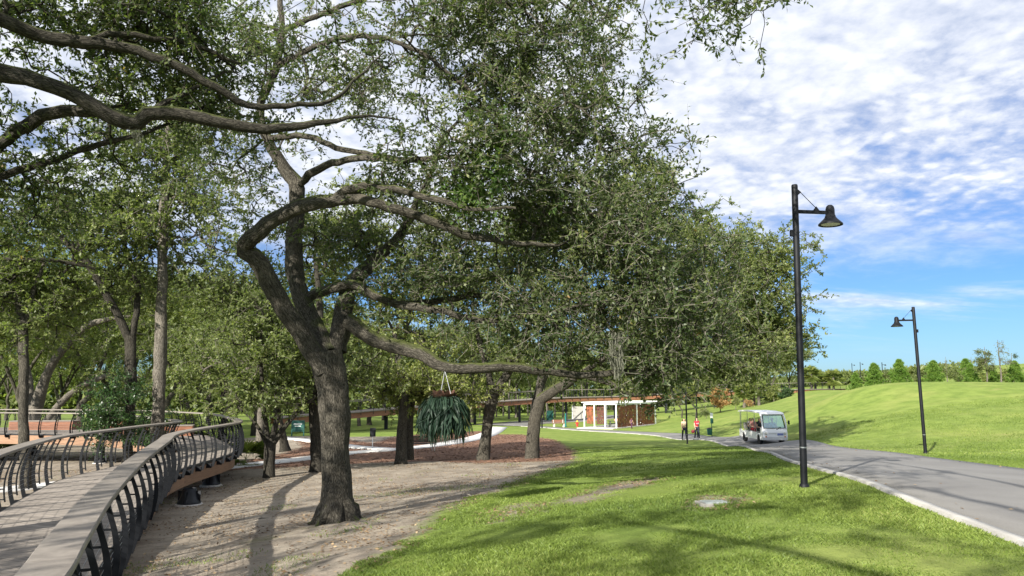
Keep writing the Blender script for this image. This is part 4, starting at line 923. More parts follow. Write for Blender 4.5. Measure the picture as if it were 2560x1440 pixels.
palm('yellowish low palm right of the three palms on the slope', 1931, 114, 4, 1.2, 1.2, 0.14, 34, group=GP)
palm('sabal palm on the crest just right of the tall lamp post', 2031, 126, 5, 2.7, 1.5, 0.2, 46, group=GP)
palm('darker sabal palm tucked against the crest palm', 2040, 129, 6, 2.6, 1.3, 0.2, 40, group=GP)
palm('yellow-green sabal palm on the crest with two short trunks', 2086, 127, 7, 2.2, 1.5, 0.2, 46, group=GP)
palm('small shaded palm left of the yellow-green crest palm', 2075, 130, 8, 2.3, 1.2, 0.18, 36, group=GP)
palm('dark spiky palm among the pines, behind the second lamp post', 2300, 84, 9, 1.5, 1.2, 0.15, 36, group=GP)
palm('broad fan palmetto glowing green behind the boardwalk bend', 455, 47, 10, 1.2, 1.5, 0.12, 40, 'palmetto', 'palm')
palm('low fan palmetto at ground level right of the boardwalk bend', 622, 34, 11, 0.35, 0.95, 0.1, 34, 'palmetto', 'palm')
def pine_mesh(seed, h, w):
    rg = np.random.default_rng(seed); n = 340; f = rg.random(n) ** 0.95; az = rg.random(n) * 6.283
    rad = w * 1.15 * (1 - f) ** 0.62 * (0.45 + 0.55 * rg.random(n)) * (0.75 + 0.35 * np.sin(az * 3 + f * 9)); z = 0.12 * h + f * h * 0.88
    tips = np.column_stack([np.cos(az) * rad, np.sin(az) * rad, z + 0.12 * rad]); d = unit(np.column_stack([np.cos(az), np.sin(az), 0.9 + f * 2]))
    m = 34; b = np.repeat(tips, m, 0); ld = unit(np.repeat(d, m, 0) * 0.9 + rg.normal(size=(n*m, 3)) * 0.75); L = 0.24 * (0.7 + 0.6 * rg.random(n*m))
    V, Q = leaf_geo(b, ld, rg.normal(size=(n*m, 3)), L, np.full(n*m, 0.03)); me = mesh_np('crown', V, Q, M_pine)
    attr(me, 'rnd', 0.5 * rg.random(n*m) + 0.5 * np.repeat(rg.random(n), m), 'FACE')
    tr = limb_mesh(np.array([[0, 0, -0.15, .05*h/3], [0, 0.02, h*0.5, .035*h/3], [0, 0, h*0.97, .01]]), 'trunk', M_bark, seed, 0.1, 8, 0.08, 0.2); return tr, me
P1, P2 = pine_mesh(1, 2.8, 0.95), pine_mesh(2, 3.0, 1.1)
def top_scale(px, Y, ytop, h):   # scale that brings a plant's top to a photo row
    x, y, z = place(px, Y); return (at(px, ytop, Y)[2] - z) / h
pl = ['small dark young pine lowest on the left of the crest', 'bushy young pine second from the left on the crest', 'tallest pointed young pine left of the second lamp post', 'broad bright young pine just right of the second lamp post',
      'young pine beside the tall sparse oak on the right crest', 'yellowish young pine at the right edge of the crest', 'rounded young pine cut off by the right edge of the photo', 'dark small pine below the far little trees on the crest', 'low young pine between the two pale-trunked young trees']
for i, (px, Y, yt) in enumerate([(2142,66,934),(2190,72,911),(2254,70,902),(2340,72,904),(2432,74,912),(2545,72,905),(2600,70,900),(2422,80,900),(2490,76,925)]):
    x, y, z = place(px, Y); t = thing('young_pine', pl[i], 'pine', (x, y, z), rr.uniform(0, 6), 'young pines along the crest'); tm, cm = (P1, P2)[i % 2]
    obj('trunk', tm, t); tag(obj('crown', cm, t), kind='stuff'); q = top_scale(px, Y, yt, (2.8, 3.0)[i % 2]); t.scale = (q*1.1, q*1.1, q)
def young_tree(label, px, Y, yt, seed, w, n, leafm, bark=None, lv=5, LL=0.14, group='young trees on the slope', lo=0.3, name='young_tree'):
    x, y, z = place(px, Y); h = at(px, yt, Y)[2] - z
    rg = np.random.default_rng(seed); tr = [np.array([x, y, z, 0.02 * h]), np.array([x + .05, y, z + h * .35, .014 * h]), np.array([x, y, z + h * .7, .009 * h]), np.array([x + .03, y, z + h * .97, .004 * h])]
    return make_tree(name, label, [tr], [(np.array([x, y, z + h * (lo + 1) / 2]), (w, w, h * (1 - lo) / 2), n), (np.array([x, y, z + h * (lo + .2)]), (w * 1.1, w * 1.1, h * .15), n // 2)], seed, bark or M_barkp, leafm, group, flare=0.1,
                     tw=3, lv=lv, tl=0.3, LL=LL, LW=LL * .5, step=0.3, clump=0.15, tip_r=0.006, tmat=M_twig, twig_r=0.006, seg=8, sub=0.3, expo=2.6)
young_tree('tall sparse grey-green young oak with pale staked trunk on the crest', 2472, 72, 864, 201, 0.85, 150, M_leaf2)
young_tree('nearly bare pale young tree, tallest of those at the right edge', 2507, 71, 846, 202, 0.85, 60, M_leaf2, lv=1)
young_tree('round-headed little tree against the sky near the right edge', 2538, 120, 882, 203, 0.9, 70, M_shrub)
young_tree('tiny pale tree alone on the far skyline', 2372, 190, 890, 204, 0.9, 50, M_leaf2, lv=3)
young_tree('faint leafless tree left of the tall sparse oak on the skyline', 2436, 150, 890, 205, 1.0, 50, M_leaf2, lv=2)
young_tree('faint small tree between two skyline trees on the right', 2414, 150, 898, 206, 0.8, 40, M_leaf2, lv=2)
young_tree('rust-coloured young cypress on the slope left of the palms', 1800, 104, 964, 207, 1.15, 240, M_rust, lv=8, lo=0.2, LL=0.2, name='young_cypress')
young_tree('yellow-green leafy sapling right of the three palms', 1934, 108, 958, 208, 1.0, 120, M_leaf3, lv=7, lo=0.25, LL=0.18)
young_tree('dark conical sapling on the slope left of the tall lamp', 1967, 100, 968, 209, 0.8, 150, M_shrub, lv=8, lo=0.05, LL=0.18)
young_tree('tiny orange sapling between the palm trunks', 1872, 110, 1000, 210, 0.35, 40, M_rust, lv=6, lo=0.3)
young_tree('thin crooked sapling beside the green dog-waste station', 1764, 92, 1008, 211, 0.6, 50, M_leaf2, lv=4, lo=0.3)
young_tree('pale bushy sapling left of the palm group', 1838, 104, 985, 212, 0.6, 70, M_leaf3, lv=5, lo=0.2)
def bush(name, label, px, py, Y, rx, ry, rd, n, mat, seed, LL=0.08, group=None, cat='shrub', twm=M_twigd):
    c = at(px, py, Y); zb = z1(c[0], c[1]); t = thing(name, label, cat, (c[0], c[1], zb), 0, group); o = np.array([c[0], c[1], zb])
    limbs = [[np.array([0, 0, -.1, .03]), np.array([0, 0, (c[2]-zb) * .5, .025]), np.array([.05, 0, (c[2]-zb), .012])]]
    obj('trunk', limb_mesh(np.array(limbs[0]), 'trunk', M_barkd, seed, 0.1, 8, 0.08, 0.2), t)
    PO, R, ch, tips, tipd = grow([smooth_poly(l, 0.2) for l in limbs], [(c - o, (rx * Y / F, rd, ry * Y / F), n)], seed, 0.3, 0.22, 0.005)
    tag(obj('branchwork', branch_mesh(PO, R, ch, 'branchwork', M_barkd), t), kind='stuff')
    me, tw = foliage(tips, tipd, seed, 'crown', mat, 4, 11, 0.3, LL, LL * .5, 0.9, 0.1, twm); tag(obj('crown', me, t), kind='stuff'); tag(obj('twigwork', tw, t), kind='stuff'); return t
bush('leafy_shrub', 'dark glossy leafy bush behind the left handrail around the forked oak', 285, 1035, 26.0, 95, 95, 1.0, 230, M_shrub, 301, 0.09)
bush('leafy_shrub', 'thin dark bush between the forked oak and straight grey trunk', 370, 1060, 29.0, 45, 50, 0.5, 90, M_shrub, 302, 0.09)
bush('leafy_shrub', 'low green shrub against the wood left under the platform', 30, 1110, 47, 60, 35, 1.2, 110, M_leaf3, 303, 0.16)
# row of shrubs on the crest behind the pines
for i, (px, Y, ry, m, lb) in enumerate([(2215,78,22,M_leaf2,'grey-green low shrub between the two left pines on the crest'),(2275,80,24,M_leaf2,'dull shrub between pointed pine and second lamp post'),(2395,78,26,M_leaf2,'thin grey shrub right of the broad bright pine'),
        (2455,80,24,M_leaf3,'yellow-green shrub under the tall sparse oak'),(2520,78,24,M_leaf3,'golden-green shrub beside the bare pale young tree'),(2572,76,24,M_shrub,'dark shrub at the right photo edge under the pines'),(1955,112,14,M_leaf3,'yellow grassy shrub right of the palm group')]):
    bush('crest_shrub', lb, px, 945 if px > 2000 else 995, Y, 34 if px > 2000 else 16, ry, 1.2, 60, m, 310 + i, 0.16)

# ------------------------------------------------------------------ grass, litter and chips
rg = np.random.default_rng(77)
RD, RM, RS, RZ = raster(in_dirt), raster(lambda x, y: sdist(x, y, mulch_poly)), raster(sheet_sd), raster(zt)
f_dirt = lambda x, y: look(RD, x, y)
f_mulch = lambda x, y: look(RM, x, y)
f_sheet = lambda x, y: look(RS, x, y)
f_z = lambda x, y: look(RZ, x, y)
def scatter(n, y0, y1, side=0.74):
    y = np.sqrt(rg.random(n) * (y1**2 - y0**2) + y0**2); x = (rg.random(n) * 2 - 1) * side * y; return x, y
def blades(name, n, y0, y1, hmin, hmax, w, label):
    x, y = scatter(n, y0, y1); d = f_dirt(x, y); m = f_mulch(x, y); s = f_sheet(x, y)
    nz = (vnoise(x, y, 0.9, 9) - .5) * 0.9 + (vnoise(x, y, 0.25, 10) - .5) * 0.7
    clumpy = vnoise(x, y, 0.18, 11)
    k = (d + nz > 0.0) & (m > 0.2) & (s > 0.03) & (rg.random(n) < 0.45 + 0.7 * clumpy); k |= (d <= 0) & (s > 0.1) & (m > 0) & (vnoise(x, y, 1.4, 13) > 0.74) & (rg.random(n) < 0.10) & (x < 3)
    x, y = x[k], y[k]; n = len(x); z = f_z(x, y) - 0.01
    h = (hmin + (hmax - hmin) * rg.random(n)) * (0.75 + 0.5 * vnoise(x, y, 0.5, 12)); a = rg.random(n) * 6.283; lean = rg.normal(size=(n, 2)) * 0.5
    sx, sy = np.cos(a) * w / 2, np.sin(a) * w / 2
    b = np.column_stack([x, y, z]); so = np.column_stack([sx, sy, np.zeros(n)]); md = b + np.column_stack([lean * h[:, None] * 0.35, h * 0.6]); tp = b + np.column_stack([lean * h[:, None], h])
    V = np.stack([b - so, b + so, md + so * .8, tp], 1).reshape(-1, 3); V2 = None
    Q = np.arange(n)[:, None] * 4 + np.array([[0, 1, 2, 3]])
    me = mesh_np(name, V, Q, M_grass); patch = vnoise(x, y, 2.3, 14); attr(me, 'rnd', np.clip(0.62 * rg.random(n) + 0.55 * (patch - 0.25), 0, 1), 'FACE')
    o = obj(name, me); tag(o, label, 'grass', None, 'stuff'); return n
blades('lawn_grass', 520000, 3.0, 11.0, 0.016, 0.048, 0.0055, 'short green lawn blades in the foreground')
blades('lawn_grass', 420000, 11.0, 22.0, 0.018, 0.05, 0.010, 'lawn blades in the middle ground around the lamp post')
blades('lawn_grass', 260000, 22.0, 48.0, 0.022, 0.065, 0.022, 'lawn blades on the far bank and hillside')
def flat_bits(name, n, y0, y1, ok, L, W, mat, label, lift=0.006):
    x, y = scatter(n, y0, y1); k = ok(x, y); x, y = x[k], y[k]; n = len(x)
    b = np.column_stack([x, y, f_z(x, y) + lift + rg.random(n) * 0.012]); d = rg.normal(size=(n, 3)) * np.array([1, 1, .12]); nn = rg.normal(size=(n, 3)) * .3 + np.array([0, 0, 1])
    V, Q = leaf_geo(b, d, nn, L * (.5 + rg.random(n)), W * (.6 + .8 * rg.random(n))); me = mesh_np(name, V, Q, mat); attr(me, 'rnd', rg.random(n), 'FACE')
    tag(obj(name, me), label, 'litter', None, 'stuff')
flat_bits('leaf_litter', 100000, 4.0, 34.0, lambda x, y: (f_dirt(x, y) < 0.3) & (f_mulch(x, y) > 0) & (f_sheet(x, y) > -0.6) & (rg.random(len(x)) < 0.25 + 0.75 * (vnoise(x, y, 1.1, 21) > .55)), 0.06, 0.03, M_litter, 'dry oak leaves strewn over the sandy ground')
flat_bits('mulch_chips', 60000, 26.0, 75.0, lambda x, y: (f_mulch(x, y) < 0.2) & (f_sheet(x, y) > 0.03), 0.16, 0.06, M_chip, 'red-brown bark chips of the mulch bed')
flat_bits('road_leaves', 5000, 5.0, 40.0, lambda x, y: (f_sheet(x, y) < -0.02) & (x > 3) & (rg.random(len(x)) < np.exp(f_sheet(x, y) / 0.5)), 0.06, 0.035, M_litter, 'scattered dry leaves along the edge of the asphalt road', 0.036)
for i, (px, py, L, a) in enumerate([(735,1323,0.75,0.25),(545,1340,.35,1.4),(1170,1240,.4,2.0),(655,1300,.3,.6)]):
    p_ = gnd(px, py); m = MB(); c, s_ = math.cos(a), math.sin(a)
    m.tube([(-L/2*c, -L/2*s_, .015), (-L*.1*c, -L*.1*s_ + .02, .022), (L*.2*c, L*.2*s_, .018), (L/2*c, L/2*s_, .012)], [.012, .014, .011, .006], 6)
    tag(m.build('fallen_stick', M_twig, None, True, loc=p_ + np.array([0, 0, 0.012])), ['long fallen stick on the sand just left of the big oak', 'short dark stick on the sand near the boardwalk', 'small stick on the sand right of the big oak', 'stub of a branch lying on sand left of the big oak'][i], 'stick', 'fallen sticks')

# ------------------------------------------------------------------ street lamps
def lamp(label, x, y, z, arm_az, H=5.0, tilt=(0, 0)):
    t = thing('street_lamp', label, 'street lamp', (x, y, z), arm_az, 'lamps along the road'); t.rotation_euler[0], t.rotation_euler[1] = tilt
    m = MB(); m.lathe([(0.056, -0.3), (0.055, 0.5), (0.052, H - 0.02), (0.046, H)], 18); m.build('pole', M_blk, t, True)
    m = MB(); m.lathe([(0.078, -0.05), (0.078, 0.03), (0.06, 0.06)], 18); m.build('base_collar', M_blk, t, True)
    za = H * 0.907
    m = MB(); m.box((0.30, 0, za), (0.50, 0.045, 0.055)); m.prism([(0.30, -0.012, za + 0.02), (0.42, -0.012, za + 0.02), (0.36, -0.012, za + 0.10)], (0, 0.024, 0), (0, 0, 0)); m.build('arm', M_blk, t)
    m = MB(); m.prism([(0.04, -0.012, H - 0.19), (0.04, -0.012, H - 0.07), (0.11, -0.012, H - 0.13)], (0, 0.024, 0), (0, 0, 0)); m.build('stay_plate', M_blk, t)
    m = MB(); m.tube([(0.10, 0, H - 0.13), (0.355, 0, za + 0.075)], 0.006, 6); m.build('stay_rod', M_blk, t)
    m = MB(); m.lathe([(0.005, za + 0.135), (0.035, za + 0.13), (0.06, za + 0.105), (0.072, za + 0.06), (0.074, za - 0.035), (0.082, za - 0.05), (0.09, za - 0.085), (0.12, za - 0.12), (0.17, za - 0.17), (0.195, za - 0.195), (0.197, za - 0.215), (0.180, za - 0.215), (0.15, za - 0.18), (0.02, za - 0.175)], 28, (0.60, 0, 0)); sh = m.build('lamp_shade', M_blk, t, True)
    m = MB(); m.lathe([(0.15, za - 0.204), (0.15, za - 0.196)], 24, (0.60, 0, 0)); m.build('lens', pmat('frosted_lens', (0.55, 0.53, 0.45), 0.3) if 'frosted_lens' not in MATS else MATS['frosted_lens'], sh)
    m = MB(); m.box((-0.075, 0, H - 0.84), (0.05, 0.06, 0.11)); m.build('sensor_box', M_blk, t, bevel=0.006)
    m = MB(); m.lathe([(0.058, 0.62), (0.058, 0.64)], 18); m.build('band', M_steel, t); return t
p_ = at(2010,1203,12.2); lamp('tall black lamp post nearest on the lawn, its arm reaching right', p_[0], p_[1], z1(p_[0], p_[1]), 0.05, 5.0, (0, math.radians(1.2)))
p_ = at(2314,1134,25.6); lamp('black lamp post across the road with its arm reaching left', p_[0], p_[1], z1(p_[0], p_[1]), math.pi - 0.05, 5.0, (0, math.radians(0.6)))
p_ = at(1718,1097,52); lamp('distant black lamp post at the lawn edge beside the woman in tan', p_[0], p_[1], z1(p_[0], p_[1]), 0.1)
p_ = at(1744,1087,66); lamp('farthest black lamp post rising behind the person in red', p_[0], p_[1], z1(p_[0], p_[1]), math.pi)

# ------------------------------------------------------------------ people
def skin_mesh(name, vs, es, rs, mat, sub=1, root=0):
    me = bpy.data.meshes.new(name); me.from_pydata(vs, es, []); o = bpy.data.objects.new(name, me); COL.objects.link(o)
    md = o.modifiers.new('s', 'SKIN'); md.use_smooth_shade = True; o.modifiers.new('d', 'SUBSURF').levels = sub
    for v_, r in zip(me.skin_vertices[0].data, rs): v_.radius = (r, r) if not isinstance(r, tuple) else r
    me.skin_vertices[0].data[root].use_root = True
    dg = bpy.context.evaluated_depsgraph_get(); out = bpy.data.meshes.new_from_object(o.evaluated_get(dg)); out.name = name
    bpy.data.objects.remove(o); out.materials.clear(); out.materials.append(mat); return out
def person(label, loc, rz, top, bottom, pose='walk', hair='long', hairm=None, hat=None, h=1.65, shoe=None, skin=None, group=None):
    t = thing('person', label, 'person', loc, rz, group); s = h / 1.65; t.scale = (s, s, s); skin = skin or M_skin; hairm = hairm or M_hair
    J = {'pel': (0, 0, .92), 'spi': (0, .01, 1.10), 'che': (0, .0, 1.28), 'nec': (0, .0, 1.42), 'hd0': (0, -.01, 1.49), 'hd1': (0, -.015, 1.56), 'hd2': (0, -.01, 1.61)}
    for sd, sg in (('L', 1), ('R', -1)):
        J['sh' + sd] = (sg * .165, 0, 1.355)
        if pose == 'walk':
            f = sg * 0.13
            J['el' + sd] = (sg * .22, f * .6 + .03, 1.10); J['wr' + sd] = (sg * .23, f - .05, .90); J['ha' + sd] = (sg * .23, f - .09, .82)
            J['hp' + sd] = (sg * .09, 0, .88); J['kn' + sd] = (sg * .09, -f * .9 - .02, .49); J['an' + sd] = (sg * .09, -f * 1.6 + .03, .08); J['to' + sd] = (sg * .10, -f * 1.6 - .12, .035)
        else:
            J['el' + sd] = (sg * .22, -.08, 1.12); J['wr' + sd] = (sg * .14, -.30, 1.08); J['ha' + sd] = (sg * .12, -.38, 1.08)
            J['hp' + sd] = (sg * .09, -.02, .90); J['kn' + sd] = (sg * .11, -.42, .92); J['an' + sd] = (sg * .11, -.46, .52); J['to' + sd] = (sg * .11, -.58, .48)
    R = {'pel': .115, 'spi': .10, 'che': .115, 'nec': .048, 'hd0': .07, 'hd1': .086, 'hd2': .06, 'sh': .062, 'el': .042, 'wr': .028, 'ha': .03, 'hp': .085, 'kn': .056, 'an': .037, 'to': .032}
    E_ = [('pel','spi'),('spi','che'),('che','nec'),('nec','hd0'),('hd0','hd1'),('hd1','hd2')]
    for sd in 'LR': E_ += [('che','sh'+sd),('sh'+sd,'el'+sd),('el'+sd,'wr'+sd),('wr'+sd,'ha'+sd),('pel','hp'+sd),('hp'+sd,'kn'+sd),('kn'+sd,'an'+sd),('an'+sd,'to'+sd)]
    def make(name, keys, edges, mat, grow_=0.0, extra=None):
        J2 = dict(J); R2 = {k: R[k] if k in R else R[k[:-1]] for k in J}; ks = list(keys); ed = list(edges)
        if extra:
            for k, (p, r) in extra.items(): J2[k] = p; R2[k] = r; ks.append(k)
        ix = {k: i for i, k in enumerate(ks)}
        me = skin_mesh(name, [J2[k] for k in ks], [(ix[a], ix[b]) for a, b in ed], [R2[k] + grow_ for k in ks], mat); return obj(name, me, t)
    ex = {}; ee = list(E_)
    for sd, sg in (('L', 1), ('R', -1)):
        hx, hy, hz = J['ha' + sd]
        for fi, (dx, L) in enumerate(((-.028, .055), (-.010, .075), (.010, .08), (.028, .065))):
            if pose == 'walk': ex[f'f{sd}{fi}'] = ((hx, hy + dx, hz - L), .010)
            else: ex[f'f{sd}{fi}'] = ((hx + dx, hy - L, hz - .01), .010)
            ee.append(('ha' + sd, f'f{sd}{fi}'))
        ex['t' + sd] = ((hx - sg * .02, hy - .05, hz - .015), .011); ee.append(('wr' + sd, 't' + sd))
    ex['nose'] = ((0, -.105, 1.535), .012); ee.append(('hd1', 'nose'))
    make('body', J.keys(), ee, skin, 0, ex)
    ar = ['shL', 'shR', 'elL', 'elR']; hl = {k: tuple((np.array(J['sh' + k[1]]) * .45 + np.array(J['el' + k[1]]) * .55)) for k in ('xL', 'xR')}
    make('shirt', ['pel', 'spi', 'che', 'shL', 'shR'], [('pel','spi'),('spi','che'),('che','shL'),('che','shR'),('shL','xL'),('shR','xR')], top, .018, {k: (v_, .05) for k, v_ in hl.items()})
    make('trousers', ['pel','hpL','hpR','knL','knR','anL','anR'], [('pel','hpL'),('pel','hpR'),('hpL','knL'),('hpR','knR'),('knL','anL'),('knR','anR')], bottom, .014)
    for sd in 'LR': make('shoe', ['an' + sd, 'to' + sd], [('an' + sd, 'to' + sd)], shoe or M_blk2, .014)
    if hat:
        m = MB(); m.lathe([(.17, 1.585), (.165, 1.60), (.095, 1.605), (.09, 1.67), (.06, 1.69), (.005, 1.695)], 18, (0, -.01, 0)); m.build('hat', hat, t, True)
    hx = {'a': ((0, .02, 1.60), .09), 'b': ((0, .055, 1.53), .085), 'c': ((0, .07, 1.42), .075)}; he = [('a', 'b'), ('b', 'c')]
    if hair == 'long':
        for sg in (1, -1): hx[f'd{sg}'] = ((sg * .075, -.02, 1.36), .04); hx[f'e{sg}'] = ((sg * .078, .01, 1.52), .045); he += [('b', f'e{sg}'), (f'e{sg}', f'd{sg}')]
        hx['g'] = ((0, .085, 1.28), .06); he.append(('c', 'g'))
    if hair == 'short': hx['c'] = ((0, .06, 1.48), .06)
    ks = list(hx); ix = {k: i for i, k in enumerate(ks)}
    obj('hair', skin_mesh('hair', [hx[k][0] for k in ks], [(ix[a], ix[b]) for a, b in he], [hx[k][1] for k in ks], hairm), t)
    return t
def on_road(px, py, Y):
    x = at(px, py, Y)[0]; return (x, Y, z1(x, Y) + 0.035)
wa = person('long-haired woman in tan top and dark jeans walking beside the distant lamp post', on_road(1711, 1096, 57.5), 0.15, M_tan, M_denim, 'walk', 'long')
wb = person('person in red T-shirt and ripped jeans carrying a round bag on the road', on_road(1743, 1096, 57.5), 0.2, M_redc, M_denim, 'walk', 'long', shoe=M_white)
m = MB(); m.lathe([(.02, -.16), (.11, -.12), (.15, 0), (.11, .12), (.02, .16)], 14); bag = m.build('handbag', pmat('maroon_bag', (.25, .03, .04), .6), None, True)
q = on_road(1743, 1096, 57.5); bag.location = (q[0] - .32, q[1] - .05, q[2] + .62); bag.scale = (.9, .55, .9); bag.rotation_euler = (0, 0.3, 0); tag(bag, 'round maroon handbag hanging at the side of the person in red', 'bag')
# red shirt print
m = MB(); m.box((0.05, -.142, 1.22), (.035, .006, .10)); m.box((-.05, -.142, 1.22), (.05, .006, .06)); m.build('shirt_print', M_white, wb)

# ------------------------------------------------------------------ shuttle cart
def shuttle():
    cx_, cy_, cz_ = on_road(1907, 1106, 48.0)
    t = thing('shuttle_cart', 'white open-sided electric shuttle cart coming down the road', 'shuttle', (cx_, cy_, cz_), 0.02)
    def prof_(poly, x0, x1, name, mat, parent=t, smooth=False, bevel=0.0):
        m = MB(); m.prism([(x0, y, z) for y, z in poly], (x1 - x0, 0, 0), (0, 0, 0)); return m.build(name, mat, parent, smooth, bevel)
    W2 = .76
    body = prof_([(-2.18, .30), (-2.24, .50), (-2.22, .80), (-2.12, 1.00), (-1.75, 1.04), (-1.70, .78), (-1.72, .30)], -W2, W2, 'front_cowl', M_white, bevel=0.03)
    for s in (-1, 1):
        # side skirts with wheel openings left between them
        prof_([(-1.13, .30), (-1.13, .74), (1.02, .74), (1.02, .30)], s * W2 - (.05 if s > 0 else 0), s * W2 + (0 if s > 0 else .05), 'side_panel', M_white, bevel=0.015)
        prof_([(1.68, .34), (1.68, .78), (2.20, .78), (2.20, .34)], s * W2 - (.05 if s > 0 else 0), s * W2 + (0 if s > 0 else .05), 'rear_panel', M_white, bevel=0.015)
        for yc in (-1.43, 1.35):
            m = MB(); arc = [(yc + .40 * math.cos(a), .30 + .40 * math.sin(a)) for a in np.linspace(0, math.pi, 11)] + [(yc + .325 * math.cos(a), .30 + .325 * math.sin(a)) for a in np.linspace(math.pi, 0, 11)]
            n = 11
            V = [(x, y, z) for x in (s * W2 + s * .015, s * W2 - s * .10) for y, z in arc]; Fs = []
            for i in range(10): Fs += [(i, i+1, 20-i, 21-i), (22+i, 43-i, 42-i, 23+i), (i, 22+i, 23+i, i+1), (21-i, 20-i, 42-i, 43-i)]
            m.add(V, Fs); m.build('wheel_arch', M_white, t)
        # curved front pillar
        m = MB(); m.tube([(s * (W2 - .03), -2.12, .98), (s * (W2 - .03), -2.08, 1.25), (s * (W2 - .04), -1.98, 1.55), (s * (W2 - .06), -1.80, 1.80), (s * (W2 - .10), -1.55, 1.92)], [.05, .05, .05, .055, .05], 8); m.build('front_pillar', M_white, t, True)
        for y in (-.62, .70, 1.95, 2.12):
            m = MB(); m.tube([(s * (W2 - .05), y, .74), (s * (W2 - .07), y, 1.90)], .018, 6); m.build('roof_post', M_steel, t)
        m = MB(); m.tube([(s * W2, -2.0, 1.35), (s * (W2 + .12), -2.06, 1.38)], .012, 6); m.box((s * (W2 + .16), -2.06, 1.36), (.10, .06, .24)); m.build('mirror', M_blk2, t)
        m = MB(); m.lathe([(.085, 0), (.085, .02), (.05, .035)], 16); hl = m.build('headlight', MATS['frosted_lens'], t, True); hl.location = (s * .58, -2.235, .70); hl.rotation_euler = (math.pi / 2, 0, 0)
        m = MB(); m.lathe([(.045, 0), (.045, .02), (.02, .03)], 12); hl = m.build('indicator', pmat('amber_lens', (.6, .16, .04), .3) if 'amber_lens' not in MATS else MATS['amber_lens'], t, True); hl.location = (s * .58, -2.25, .52); hl.rotation_euler = (math.pi / 2, 0, 0)
    # windscreen: dark seal frame and glass
    m = MB(); A_, B_ = (-2.115, 1.03), (-1.80, 1.80)
    fr = [(-.66, *A_), (.66, *A_), (.60, *B_), (-.60, *B_)]
    for i in range(4): m.bar(fr[i], fr[(i+1) % 4], .055, .035)
    ws = m.build('windscreen_frame', M_blk2, t)
    gm = bpy.data.materials.new('windscreen_glass'); gnt = NT(gm); gg = G(gnt)
    mx = gg.n('ShaderNodeMixShader', {0: .26, 1: gg.n('ShaderNodeBsdfTransparent', {0: (.62, .80, .80, 1)}).outputs[0], 2: gg.n('ShaderNodeBsdfGlossy', {0: (.8, .9, .95, 1), 1: .04}).outputs[0]}); gnt.links.new(mx.outputs[0], gg.n('ShaderNodeOutputMaterial').inputs[0])
    m = MB(); m.add([(x, y - .004, z) for x, y, z in fr] + [(x, y + .004, z) for x, y, z in fr], [(0,1,2,3),(7,6,5,4),(0,4,5,1),(1,5,6,2),(2,6,7,3),(3,7,4,0)]); m.build('windscreen_glass', gm, ws)
    prof_([(-1.82, 1.80), (-1.86, 1.86), (-1.60, 1.96), (-.6, 2.03), (1.0, 2.04), (2.1, 2.0), (2.42, 1.93), (2.42, 1.90), (1.0, 1.95), (-1.55, 1.90)], -.74, .74, 'roof', M_white, bevel=0.012)
    prof_([(-1.70, .34), (-1.70, .42), (2.15, .42), (2.15, .34)], -.70, .70, 'floor', M_grey)
    for y in (-1.0, .15, 1.30):
        st = prof_([(y - .22, .42), (y - .22, .78), (y + .22, .78), (y + .22, .42)], -.66, .66, 'seat', M_grey, bevel=0.03)
        prof_([(y + .20, .80), (y + .26, 1.22), (y + .34, 1.22), (y + .28, .80)], -.66, .66, 'seat_back', M_grey, st, bevel=0.025)
    for s in (-1, 1):
        for y in (-1.43, 1.35):
            m = MB(); m.lathe([(.20, -.09), (.275, -.085), (.29, -.05), (.29, .05), (.275, .085), (.20, .09)], 24); w = m.build('wheel', M_tyre, t, True); w.location = (s * .66, y, .29); w.rotation_euler = (0, math.pi / 2, 0)
            m = MB(); m.lathe([(.195, -.07), (.195, .06 * 1), (.15, .075), (.06, .05), (.05, .085), (.005, .09)], 20); r_ = m.build('rim', M_white, w, True)
            if s < 0: r_.rotation_euler = (math.pi, 0, 0)
    m = MB(); m.tube([(.10, -2.14, 1.02), (.32, -2.15, 1.08)], .012, 6); m.box((.26, -2.16, 1.02), (.34, .02, .03), R=Matrix.Rotation(-.5, 3, 'Y')); m.build('wiper', M_blk2, t)
    m = MB(); m.box((.30, -2.247, .66), (.36, .006, .12)); m.build('blue_decal', pmat('blue_decal', (.16, .20, .45), .4), t)
    m = MB(); m.box((-.18, -2.247, .70), (.5, .006, .035)); m.build('grey_lettering_strip', pmat('pale_grey_print', (.45, .45, .44), .4), t)
    m = MB(); m.tube([(-.22, -1.95, 1.0), (-.22, -1.62, 1.10)], .015, 6); m.lathe([(.17, 1.09), (.19, 1.10), (.17, 1.11)], 18, (-.22 + .55, -1.60, 0)); m.tube([(.33, -1.95, .95), (.33, -1.60, 1.10)], .02, 6); m.build('steering_wheel', M_blk2, t)
    m = MB(); m.box((0, 2.26, .42), (1.3, .10, .12)); m.box((0, 2.35, .62), (.9, .22, .03)); m.build('rear_step', M_blk2, t, bevel=0.01)
    m = MB(); m.box((0, -1.43, .30), (1.1, .10, .08)); m.box((0, 1.35, .30), (1.1, .10, .08)); m.box((0, 0, .30), (.12, 2.7, .08)); m.build('axle_frame', M_blk2, t)
    return t
person  # (defined above)
MATS.get('frosted_lens') or pmat('frosted_lens', (0.55, 0.53, 0.45), 0.3)
cart = shuttle(); cl = cart.location
M_dk = pmat('black_cloth', (.015, .015, .017), .9)
person('driver in blue shirt and sun hat behind the shuttle windscreen', (cl.x + .33, cl.y - .92, cl.z - .06), 0.02, M_blue, M_dk, 'sit', 'short', hat=M_grey, h=1.62)
person('dark-haired passenger in a pink top on the open side of the shuttle', (cl.x - .48, cl.y + .22, cl.z - .06), 0.1, M_pink, M_redc, 'sit', 'short', h=1.62)
